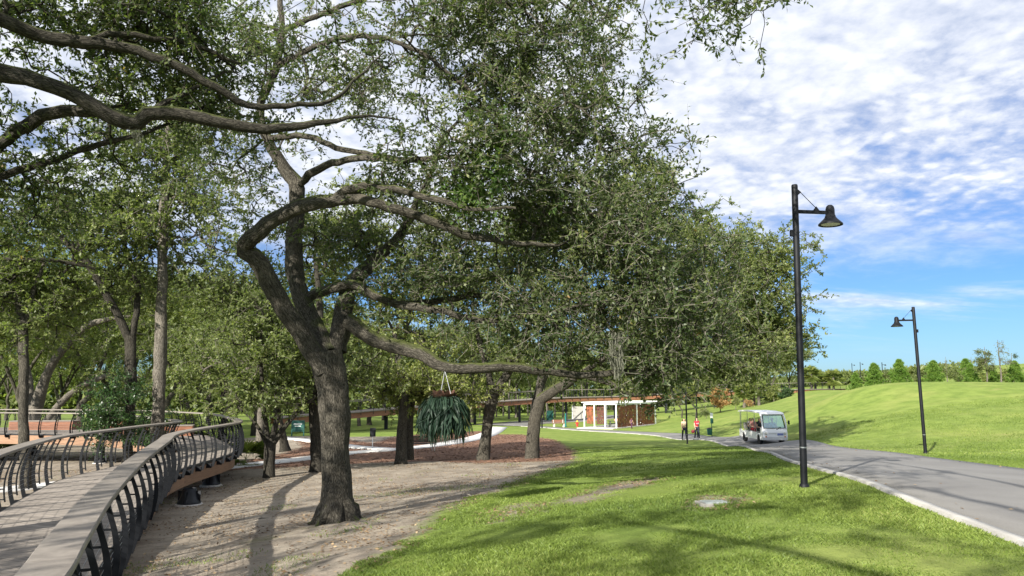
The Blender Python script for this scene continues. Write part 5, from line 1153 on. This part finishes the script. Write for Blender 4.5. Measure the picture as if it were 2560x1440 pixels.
person('dark-haired passenger on the rear bench of the shuttle', (cl.x - .30, cl.y + 1.38, cl.z - .06), 0.0, M_grey, M_dk, 'sit', 'short', h=1.60)
person('passenger in black beside the front pillar of the shuttle', (cl.x - .45, cl.y - .92, cl.z - .06), 0.1, M_dk, M_dk, 'sit', 'short', h=1.66)

# ------------------------------------------------------------------ dog-waste station
x, y, z = on_road(1780, 1086, 66); z = z1(x, y)
t = thing('dog_waste_station', 'green dog-waste station with sign, bag box and bin beside the road', 'waste station', (x, y, z), 0.1)
m = MB(); m.box((0, 0, .95), (.05, .05, 2.3)); m.build('post', M_green, t)
m = MB(); m.box((0, -.035, 1.85), (.26, .012, .42)); m.build('sign_plate', M_white, t, bevel=.004)
m = MB(); m.box((0, -.08, 1.35), (.24, .12, .42)); m.build('bag_dispenser', M_green, t, bevel=.015)
m = MB(); m.lathe([(.17, .15), (.20, .20), (.235, .62), (.245, .66)], 16, (-.22, -.05, 0)); b_ = m.build('bin', M_green, t, True)
m = MB(); m.lathe([(.255, .665), (.255, .70), (.18, .75), (.02, .77)], 16, (-.22, -.05, 0)); m.build('bin_lid', M_blk2, b_, True)

# ------------------------------------------------------------------ pavilion with rust screens
def pavilion():
    C_ = at(1541, 1071, 89)[:2]; L_ = at(1461, 1069, 91)[:2]; R_ = at(1639, 1061, 100)[:2]; B_ = L_ + (R_ - C_)
    zf = max(z1(*C_), z1(*L_)) + 0.06; t = thing('pavilion', 'white-framed open pavilion with perforated rust-brown screens beside the road', 'pavilion', (C_[0], C_[1], zf))
    O = C_; H_ = 2.75; u_ = (L_ - C_); v_ = (R_ - C_)
    P3 = lambda a, b, z: Vector((*(u_ * a + v_ * b), z))
    # floor slab
    m = MB(); q = [P3(-.06, -.12, 0), P3(1.06, -.12, 0), P3(1.06, 1.04, 0), P3(-.06, 1.04, 0)]
    m.add([p - Vector((0, 0, .9)) for p in q] + [p + Vector((0, 0, .02)) for p in q], [(3,2,1,0),(4,5,6,7),(0,1,5,4),(1,2,6,5),(2,3,7,6),(3,0,4,7)]); m.build('floor_slab', M_conc, t)
    for a, b in ((0, 0), (.35, 0), (.68, 0), (1, 0), (0, .5), (0, 1), (1, .5), (1, 1), (.5, 1), (.35, .5)):
        m = MB(); p = P3(a, b, 0); m.box(p + Vector((0, 0, H_ / 2)), (.12, .12, H_)); m.build('post', M_white, t)
    for (a0, b0), (a1, b1) in (((0, 0), (1, 0)), ((0, 0), (0, 1)), ((1, 0), (1, 1)), ((0, 1), (1, 1))):
        m = MB(); m.bar(P3(a0, b0, H_ + .09), P3(a1, b1, H_ + .09), .14, .2); m.build('roof_beam', M_white, t)
    for k in range(34):
        b = -.02 + 1.04 * k / 33; m = MB(); m.bar(P3(-.05, b, H_ + .24), P3(1.05, b, H_ + .24), .05, .10); m.build('roof_slat', M_white, t)
    def screen(a0, b0, a1, b1, z0, z1_, mat, seed):
        """rust plate with cut-out leaf holes: a grid of cells with openings left out"""
        rg_ = random.Random(seed); A_, B2 = P3(a0, b0, 0), P3(a1, b1, 0); d = B2 - A_; L = d.length; d /= L; nn = d.cross(Vector((0, 0, 1))) * .012
        nx, nz = int(L / .085), int((z1_ - z0) / .085); m = MB()
        for i in range(nx):
            j = 0
            while j < nz:
                dens_ = .10 + .26 * max(0, math.sin(i * .35 + seed)) * math.exp(-((j / nz - .45) / .28) ** 2)
                k = j
                while k < nz and rg_.random() > dens_: k += 1
                if k > j:
                    p0 = A_ + d * (L * i / nx); p1 = A_ + d * (L * (i + 1) / nx); za, zb = z0 + (z1_ - z0) * j / nz, z0 + (z1_ - z0) * k / nz
                    q = [p0 + Vector((0, 0, za)), p1 + Vector((0, 0, za)), p1 + Vector((0, 0, zb)), p0 + Vector((0, 0, zb))]
                    m.add([c - nn for c in q] + [c + nn for c in q], [(3,2,1,0),(4,5,6,7),(0,1,5,4),(1,2,6,5),(2,3,7,6),(3,0,4,7)])
                j = k + 1
        tag(m.build('rust_screen', mat, t), kind='stuff')
    rust = pmat('rusted_steel', (.20, .065, .028), .8, .2, .45, 3, .2, 30); rustd = pmat('dark_rusted_steel', (.085, .032, .02), .8, .2, .4, 3)
    screen(0, .03, 0, .48, .06, H_ - .15, rust, 1); screen(0, .52, 0, .97, .06, H_ - .15, rust, 2)
    screen(.70, .035, .98, .035, .42, H_ - .15, rust, 3); screen(.38, .035, .66, .035, .42, H_ - .15, rustd, 4)
    # picnic table inside
    tb = thing('picnic_table', 'grey metal picnic table inside the pavilion', 'table', (C_[0] + (u_ * .2 + v_ * .12)[0], C_[1] + (u_ * .2 + v_ * .12)[1], zf + .022), .1)
    m = MB(); m.box((0, 0, .74), (1.6, .75, .05)); m.build('table_top', M_blk2, tb, bevel=.008)
    for s in (-1, 1):
        m = MB(); m.box((0, s * .62, .44), (1.6, .26, .05)); m.build('bench_seat', M_blk2, tb, bevel=.008)
        m = MB(); m.box((s * .6, 0, .36), (.07, .5, .72)); m.box((s * .6, 0, .40), (.06, 1.3, .05)); m.box((s * .6, -.55, .2), (.06, .06, .4)); m.box((s * .6, .55, .2), (.06, .06, .4)); m.build('leg', M_steel, tb)
    person('dark-haired person in pink top at the table in the pavilion', (tb.location.x + .25, tb.location.y + .75, zf - .42), 0, M_pink, M_dk, 'sit', 'short', h=1.65)
    p = at(1579, 1071, 87); person('small child in purple standing before the rust screen of the pavilion', (p[0], p[1], z1(p[0], p[1])), 2.2, M_purp, M_purp, 'walk', 'long', h=1.25, hairm=pmat('auburn_hair', (.12, .035, .012), .6))
pavilion()

# ------------------------------------------------------------------ raised walkway in the distance
def walkway():
    pts = [at(690,1052,70), at(760,1045,72), at(860,1038,76), at(960,1029,80), at(1100,1018,90), at(1250,1008,100), at(1400,999,108), at(1560,995,114), at(1690,988,117), at(1850,982,121), at(1990,978,125), at(2100,976,130)]
    c = smooth_poly(pts, 1.5); t = thing('raised_walkway', 'long raised walkway with orange timber beam crossing behind the pavilion', 'footbridge', (0, 0, 0))
    tg = np.gradient(c[:, :2], axis=0); tg /= np.linalg.norm(tg, axis=1)[:, None]; nr = np.stack([tg[:, 1], -tg[:, 0]], 1)
    if nr[0] @ c[0, :2] > 0: nr = -nr        # towards the camera
    def strip(name, mat, x0, x1, z0, z1_, a, b):
        V = []; n = b - a + 1
        for i in range(a, b + 1):
            for x, z in ((x0, z0), (x1, z0), (x1, z1_), (x0, z1_)): V.append((*(c[i, :2] + nr[i] * x), c[i, 2] + z))
        Fs = [(3,2,1,0), tuple((n-1)*4+k for k in range(4))]
        for i in range(n-1):
            for k in range(4): Fs.append((i*4+k, i*4+(k+1)%4, (i+1)*4+(k+1)%4, (i+1)*4+k))
        m = MB(); m.add(V, Fs); return m.build(name, mat, t)
    n = len(c) - 1
    for a in range(0, n, 4):
        b = min(a + 4, n); strip('edge_beam', M_orange if c[a, 0] > 3 else M_ipe, 1.05, 1.2, -.32, .22, a, b); strip('back_beam', M_orange, -1.2, -1.05, -.32, .22, a, b); strip('deck', M_deck, -1.35, 1.35, .23, .31, a, b)
        for s in (1.3, -1.3): strip('handrail', M_rail, s - .06, s + .06, 1.34, 1.40, a, b)
    for i in range(0, n + 1):
        for s in (1.3, -1.3):
            p = c[i, :2] + nr[i] * s; m = MB(); m.box((0, 0, .65), (.05, .05, 1.4)); o = m.build('rail_post', M_blk2, t); o.location = (*p, c[i, 2])
    for h in (.5, .75, 1.0):
        m = MB(); m.tube(np.column_stack([c[:, :2] + nr * 1.3, c[:, 2] + h]), .012, 4); m.build('cable', M_blk2, t)
    for i in range(3, n, 6):
        zb = z1(c[i, 0], c[i, 1]); hh = c[i, 2] - .32 - zb
        if hh > .4: m = MB(); m.box((0, 0, hh / 2), (.34, .34, hh)); o = m.build('pier', M_blk2, t); o.location = (c[i, 0], c[i, 1], zb)
walkway()

# ------------------------------------------------------------------ hanging staghorn fern, moss, vine
def fern():
    c = at(1110, 1010, 13.6); top = at(1112, 925, 13.65); t = thing('staghorn_fern', 'huge hanging staghorn fern with drooping forked fronds below the low limb', 'fern', c)
    rg_ = np.random.default_rng(8); V = []; Fs = []; rn = []
    for i in range(520):
        az = rg_.random() * 6.283; el = rg_.uniform(-1.0, 1.05); d = np.array([math.cos(az), math.sin(az)]); L = rg_.uniform(.18, .70); out = rg_.uniform(.10, .38) * math.cos(el * .6); cc = rg_.random(); p = []; sw = rg_.normal() * .16
        r0 = .20 * math.cos(el); z0 = -.04 + .20 * math.sin(el); sd = np.array([-d[1], d[0], 0])
        for k in range(7):
            f = k / 6; r = r0 + out * math.sin(min(1, f * 1.25) * 1.5); z = z0 + .10 * math.sin(min(1, f * 2) * 3.14) * (el > -.2) - L * f ** 1.7; p.append(np.array([d[0]*r, d[1]*r, z]) + sd * sw * f * f)
        w = [.012, .018, .024, .026, .018, .012, .003]
        for fk in rg_.choice([-1.6, -.7, .2, .9, 1.7], size=rg_.integers(2, 4), replace=False):
            k0 = len(V); ln = rg_.uniform(.75, 1.1)
            for k in range(7):
                fr_ = max(0, (k - 2) / 4); off = sd * fk * .06 * fr_ ** 1.2 + d.tolist()[0] * 0; q = p[k] + off; q = q + np.array([0, 0, -L * .12 * fr_ * (ln - .9)]); tw_ = sd * math.cos(fk + i) + np.array([d[0], d[1], 0]) * math.sin(fk + i); V += [q - tw_ * w[k], q + tw_ * w[k]]
            for k in range(6): Fs.append((k0+2*k, k0+2*k+1, k0+2*k+3, k0+2*k+2)); rn.append(np.clip(cc * .75 + .25 * rg_.random(), 0, 1))
    me = mesh_np('fronds', np.array(V), np.array(Fs), M_fern, True); attr(me, 'rnd', rn, 'FACE'); tag(obj('fronds', me, t), kind='stuff')
    m = MB(); m.lathe([(.02, -.24), (.14, -.2), (.20, -.05), (.21, .08), (.17, .16), (.08, .21), (.01, .22)], 16); m.build('core', M_fernb, t, True)
    V = []; Fs = []
    for i in range(70):
        az = rg_.random() * 6.283; d = np.array([math.cos(az), math.sin(az), rg_.uniform(.2, .9)]); s_ = np.array([-d[1], d[0], 0]); b = d * .2; k = len(V); V += [b - s_*.05, b + d*.08 - s_*.09 + np.array([0,0,.02]), b + d*.14, b + s_*.07]; Fs.append((k, k+1, k+2, k+3))
    tag(obj('shield_fronds', mesh_np('shield_fronds', np.array(V), np.array(Fs), M_fernb), t), kind='stuff')
    t.scale = (.86, .86, .86); top = c + (top - c) / .86
    for a in (0, 2.09, 4.19):
        m = MB(); m.tube([(.16*math.cos(a), .16*math.sin(a), .14), tuple(top - c)], .006, 5); m.build('wire', M_steel, t)
fern()
def hanging_moss(label, px, py, Y, w, L, n, seed):
    c = at(px, py, Y); t = thing('spanish_moss', label, 'moss', c, 0, 'hanging moss'); rg_ = np.random.default_rng(seed); V = []; Fs = []; rn = []
    for i in range(n):
        b = np.array([rg_.normal() * w * .4, rg_.normal() * .06, -rg_.random() * L * .35]); ll = L * rg_.uniform(.10, .85) ** 1.3 * math.exp(-(b[0] / w) ** 2 * 2); a = rg_.random() * 3.14; s_ = np.array([math.cos(a), math.sin(a), 0]) * .005; k0 = len(V); x = b.copy()
        for k in range(6): V += [x - s_, x + s_]; x = x + np.array([rg_.normal() * .022, rg_.normal() * .022, -ll / 5])
        for k in range(5): Fs.append((k0+2*k, k0+2*k+1, k0+2*k+3, k0+2*k+2)); rn.append(rg_.random())
    me = mesh_np('strands', np.array(V), np.array(Fs), M_moss); attr(me, 'rnd', rn, 'FACE'); tag(obj('strands', me, t), kind='stuff')
hanging_moss('grey beard of hanging moss on the big oak above the leaning oak', 1540, 830, 13.8, .15, 1.0, 300, 1)
hanging_moss('thin wisp of hanging moss over the big left limb', 345, 320, 10.0, .06, .35, 40, 2)
M_vine = leaf_mat('vine_leaf', [(0, (0.05, 0.095, 0.028)), (0.6, (0.09, 0.15, 0.042)), (1.0, (0.18, 0.24, 0.06))], 0.4)
for i, (px, py, Y, rx, ry, n) in enumerate([(1225,380,12.6,75,120,60),(1180,480,12.6,60,50,26)]):
    c = at(px, py, Y); t = thing('climbing_vine', ['bright green vine leaves hanging in the middle of the oak crown', 'smaller tuft of bright vine leaves below the hanging vine'][i], 'vine', c)
    rg_ = np.random.default_rng(400 + i); tips = rg_.normal(size=(n, 3)) * np.array([rx, rx * .6, ry]) * Y / F * .6
    me, tw = foliage(tips, unit(rg_.normal(size=(n, 3))), 500 + i, 'leaves', M_vine, 3, 9, .28, .10, .05, 1.0, .4, M_twig); tag(obj('leaves', me, t), kind='stuff'); tag(obj('stems', tw, t), kind='stuff')

# ------------------------------------------------------------------ small things
def gp(px, py, lift=0.0): p = gnd(px, py); return (p[0], p[1], p[2] + lift)
x, y, z = gp(1052, 1128); t = thing('metal_bench', 'slatted metal bench with pale frame beside the concrete path', 'bench', (x, y, z), 0.35)
for s in (-1, 1):
    m = MB(); m.tube([(s*.75, -.30, -.05), (s*.75, -.28, .62), (s*.75, -.05, .64), (s*.75, .22, .60)], .028, 6); m.tube([(s*.75, .30, -.05), (s*.75, .22, .45), (s*.75, .32, .90)], .028, 6); m.build('side_frame', M_conc, t)
for k in range(6): m = MB(); m.box((0, -.26 + k*.085, .44), (1.5, .06, .03)); m.build('seat_slat', M_blk2, t)
for k in range(6): m = MB(); m.box((0, .235 + k*.014, .52 + k*.065), (1.5, .025, .052)); m.build('back_slat', M_blk2, t)
x, y, z = gp(931, 1121); t = thing('path_sign', 'small dark sign panel on a white post beside the path', 'sign', (x, y, z), 0.2)
m = MB(); m.box((0, 0, .55), (.06, .06, 1.3)); m.build('post', M_white, t); m = MB(); m.box((0, -.05, 1.0), (.36, .03, .55)); m.build('panel', M_blk2, t, bevel=.006)
x, y, z = gp(744, 1091); t = thing('park_sign', 'dark green park sign board on two short legs by the grass', 'sign', (x, y, z), 0.0)
m = MB(); m.box((0, 0, .85), (1.1, .08, .95)); m.build('board', M_green, t, bevel=.01)
for s in (-1, 1): m = MB(); m.box((s*.5, .02, .45), (.09, .09, 1.1)); m.build('leg', M_green, t)
m = MB(); m.box((0, -.046, 1.02), (.7, .008, .07)); m.box((0, -.046, .85), (.5, .008, .05)); m.build('white_lettering_bars', M_white, t)
def hydrant():
    p = at(1443, 1062, 97); x, y = p[0], p[1]; t = thing('fire_hydrant', 'red and yellow fire hydrant on the grass left of the pavilion', 'hydrant', (x, y, z1(x, y)))
    m = MB(); m.lathe([(.17, -.05), (.17, .05), (.13, .07), (.13, .5), (.15, .52), (.15, .56)], 14); m.build('barrel', M_red, t, True)
    m = MB(); m.lathe([(.15, .565), (.14, .64), (.08, .72), (.03, .74), (.03, .80)], 14); m.build('bonnet', M_yel, t, True)
    for a in (0, math.pi, -math.pi/2):
        m = MB(); m.tube([(.10*math.cos(a), .10*math.sin(a), .40), (.22*math.cos(a), .22*math.sin(a), .40)], .06, 10); m.build('outlet_cap', M_red, t)
hydrant()
p = at(1414, 1066, 95); x, y = p[0], p[1]; t = thing('drinking_fountain', 'teal green post-mounted fountain standing by the road left of the hydrant', 'fountain', (x, y, z1(x, y)))
M_teal = pmat('teal_paint', (.015, .16, .15), .4, 0, .1, 5)
m = MB(); m.lathe([(.22, -.03), (.22, .03), (.11, .06), (.10, 1.25), (.12, 1.30)], 14); m.build('pedestal', M_teal, t, True)
m = MB(); m.lathe([(.06, .95), (.20, 1.0), (.22, 1.06), (.20, 1.06), (.10, 1.0)], 14, (-.26, 0, 0)); m.bar((-.1, 0, .98), (-.24, 0, 1.0), .06); m.build('bowl', M_steel, t, True)
m = MB(); m.lathe([(.05, 1.3), (.07, 1.45), (.09, 1.5), (.07, 1.62), (.01, 1.66)], 12); m.build('spout_head', M_teal, t, True)
p = at(1397, 1068, 93); x, y = p[0], p[1]; t = thing('wooden_bench', 'small wooden bench on the grass by the road left of the teal fountain', 'bench', (x, y, z1(x, y)), 0.3)
for s in (-1, 1): m = MB(); m.box((s*.62, 0, .22), (.09, .45, .5)); m.box((s*.62, .22, .65), (.08, .06, .5)); m.build('leg', M_conc, t)
for k in range(4): m = MB(); m.box((0, -.18 + k*.12, .46), (1.6, .10, .04)); m.build('seat_slat', M_ipe, t)
for k in range(3): m = MB(); m.box((0, .26, .60 + k*.12), (1.6, .03, .10)); m.build('back_slat', M_ipe, t)
p = at(1355, 1069, 88); x, y = p[0], p[1]; t = thing('bollard', 'thin black bollard light at the road edge behind the leaning oak', 'bollard', (x, y, z1(x, y)))
m = MB(); m.lathe([(.09, -.1), (.09, 1.0)], 12); m.build('post', M_blk, t, True); m = MB(); m.lathe([(.11, 1.0), (.11, 1.12), (.02, 1.16)], 12); m.build('head', M_blk, t, True)
p = at(1447, 1062, 116); x, y = p[0], p[1]; t = thing('utility_cabinet', 'grey utility cabinet with white frame beyond the side road', 'cabinet', (x, y, z1(x, y)))
m = MB(); m.box((0, 0, .95), (1.9, .8, 1.9)); m.build('case', M_grey, t, bevel=.02)
for s in (-1, 1): m = MB(); m.box((s*1.02, -.42, 1.0), (.08, .08, 2.1)); m.build('frame_post', M_white, t)
p = at(1375, 1058, 112); x, y = p[0], p[1]; t = thing('utility_cabinet', 'dark green utility box at the far side of the side road', 'cabinet', (x, y, z1(x, y)))
m = MB(); m.box((0, 0, .7), (1.0, .7, 1.4)); m.build('case', M_green, t, bevel=.02); m = MB(); m.box((0, 0, 1.42), (1.06, .76, .05)); m.build('lid', M_green, t)
# drain box in the lawn
x, y, z = gp(1785, 1259); t = thing('drain_inlet', 'pale concrete drain cover set in the lawn', 'drain cover', (x, y, z), .12)
m = MB(); m.box((0, 0, -.012), (.46, .36, .07)); m.build('frame', pmat('old_concrete', (.24, .23, .21), .9, 0, .3, 8), t, bevel=.012); m = MB(); m.box((0, -.01, .026), (.34, .26, .02)); m.build('lid', pmat('pale_plastic', (.26, .29, .285), .5, 0, .2, 6), t, bevel=.006)
# street lamps far off on the crest
for i, (px, yt, Y) in enumerate([(2135,908,210),(2156,905,200),(2211,906,160)]):
    x, y, z = place(px, Y); h = at(px, yt, Y)[2] - z; t = thing('distant_lamp', ['tiny dark pole on the skyline above the treeline, leftmost of three', 'tiny dark pole on the skyline, middle of three', 'tiny lamp post with arm on the skyline right of the two poles'][i], 'street lamp', (x, y, z))
    m = MB(); m.lathe([(.10, -.2), (.08, h)], 8); m.build('pole', M_blk, t)
    m = MB(); m.box((.35, 0, h * .93), (.7, .08, .08)); m.lathe([(.06, h*.93 + .1), (.22, h*.93 - .2)], 8, (.7, 0, 0)); m.build('lamp_head', M_blk, t)
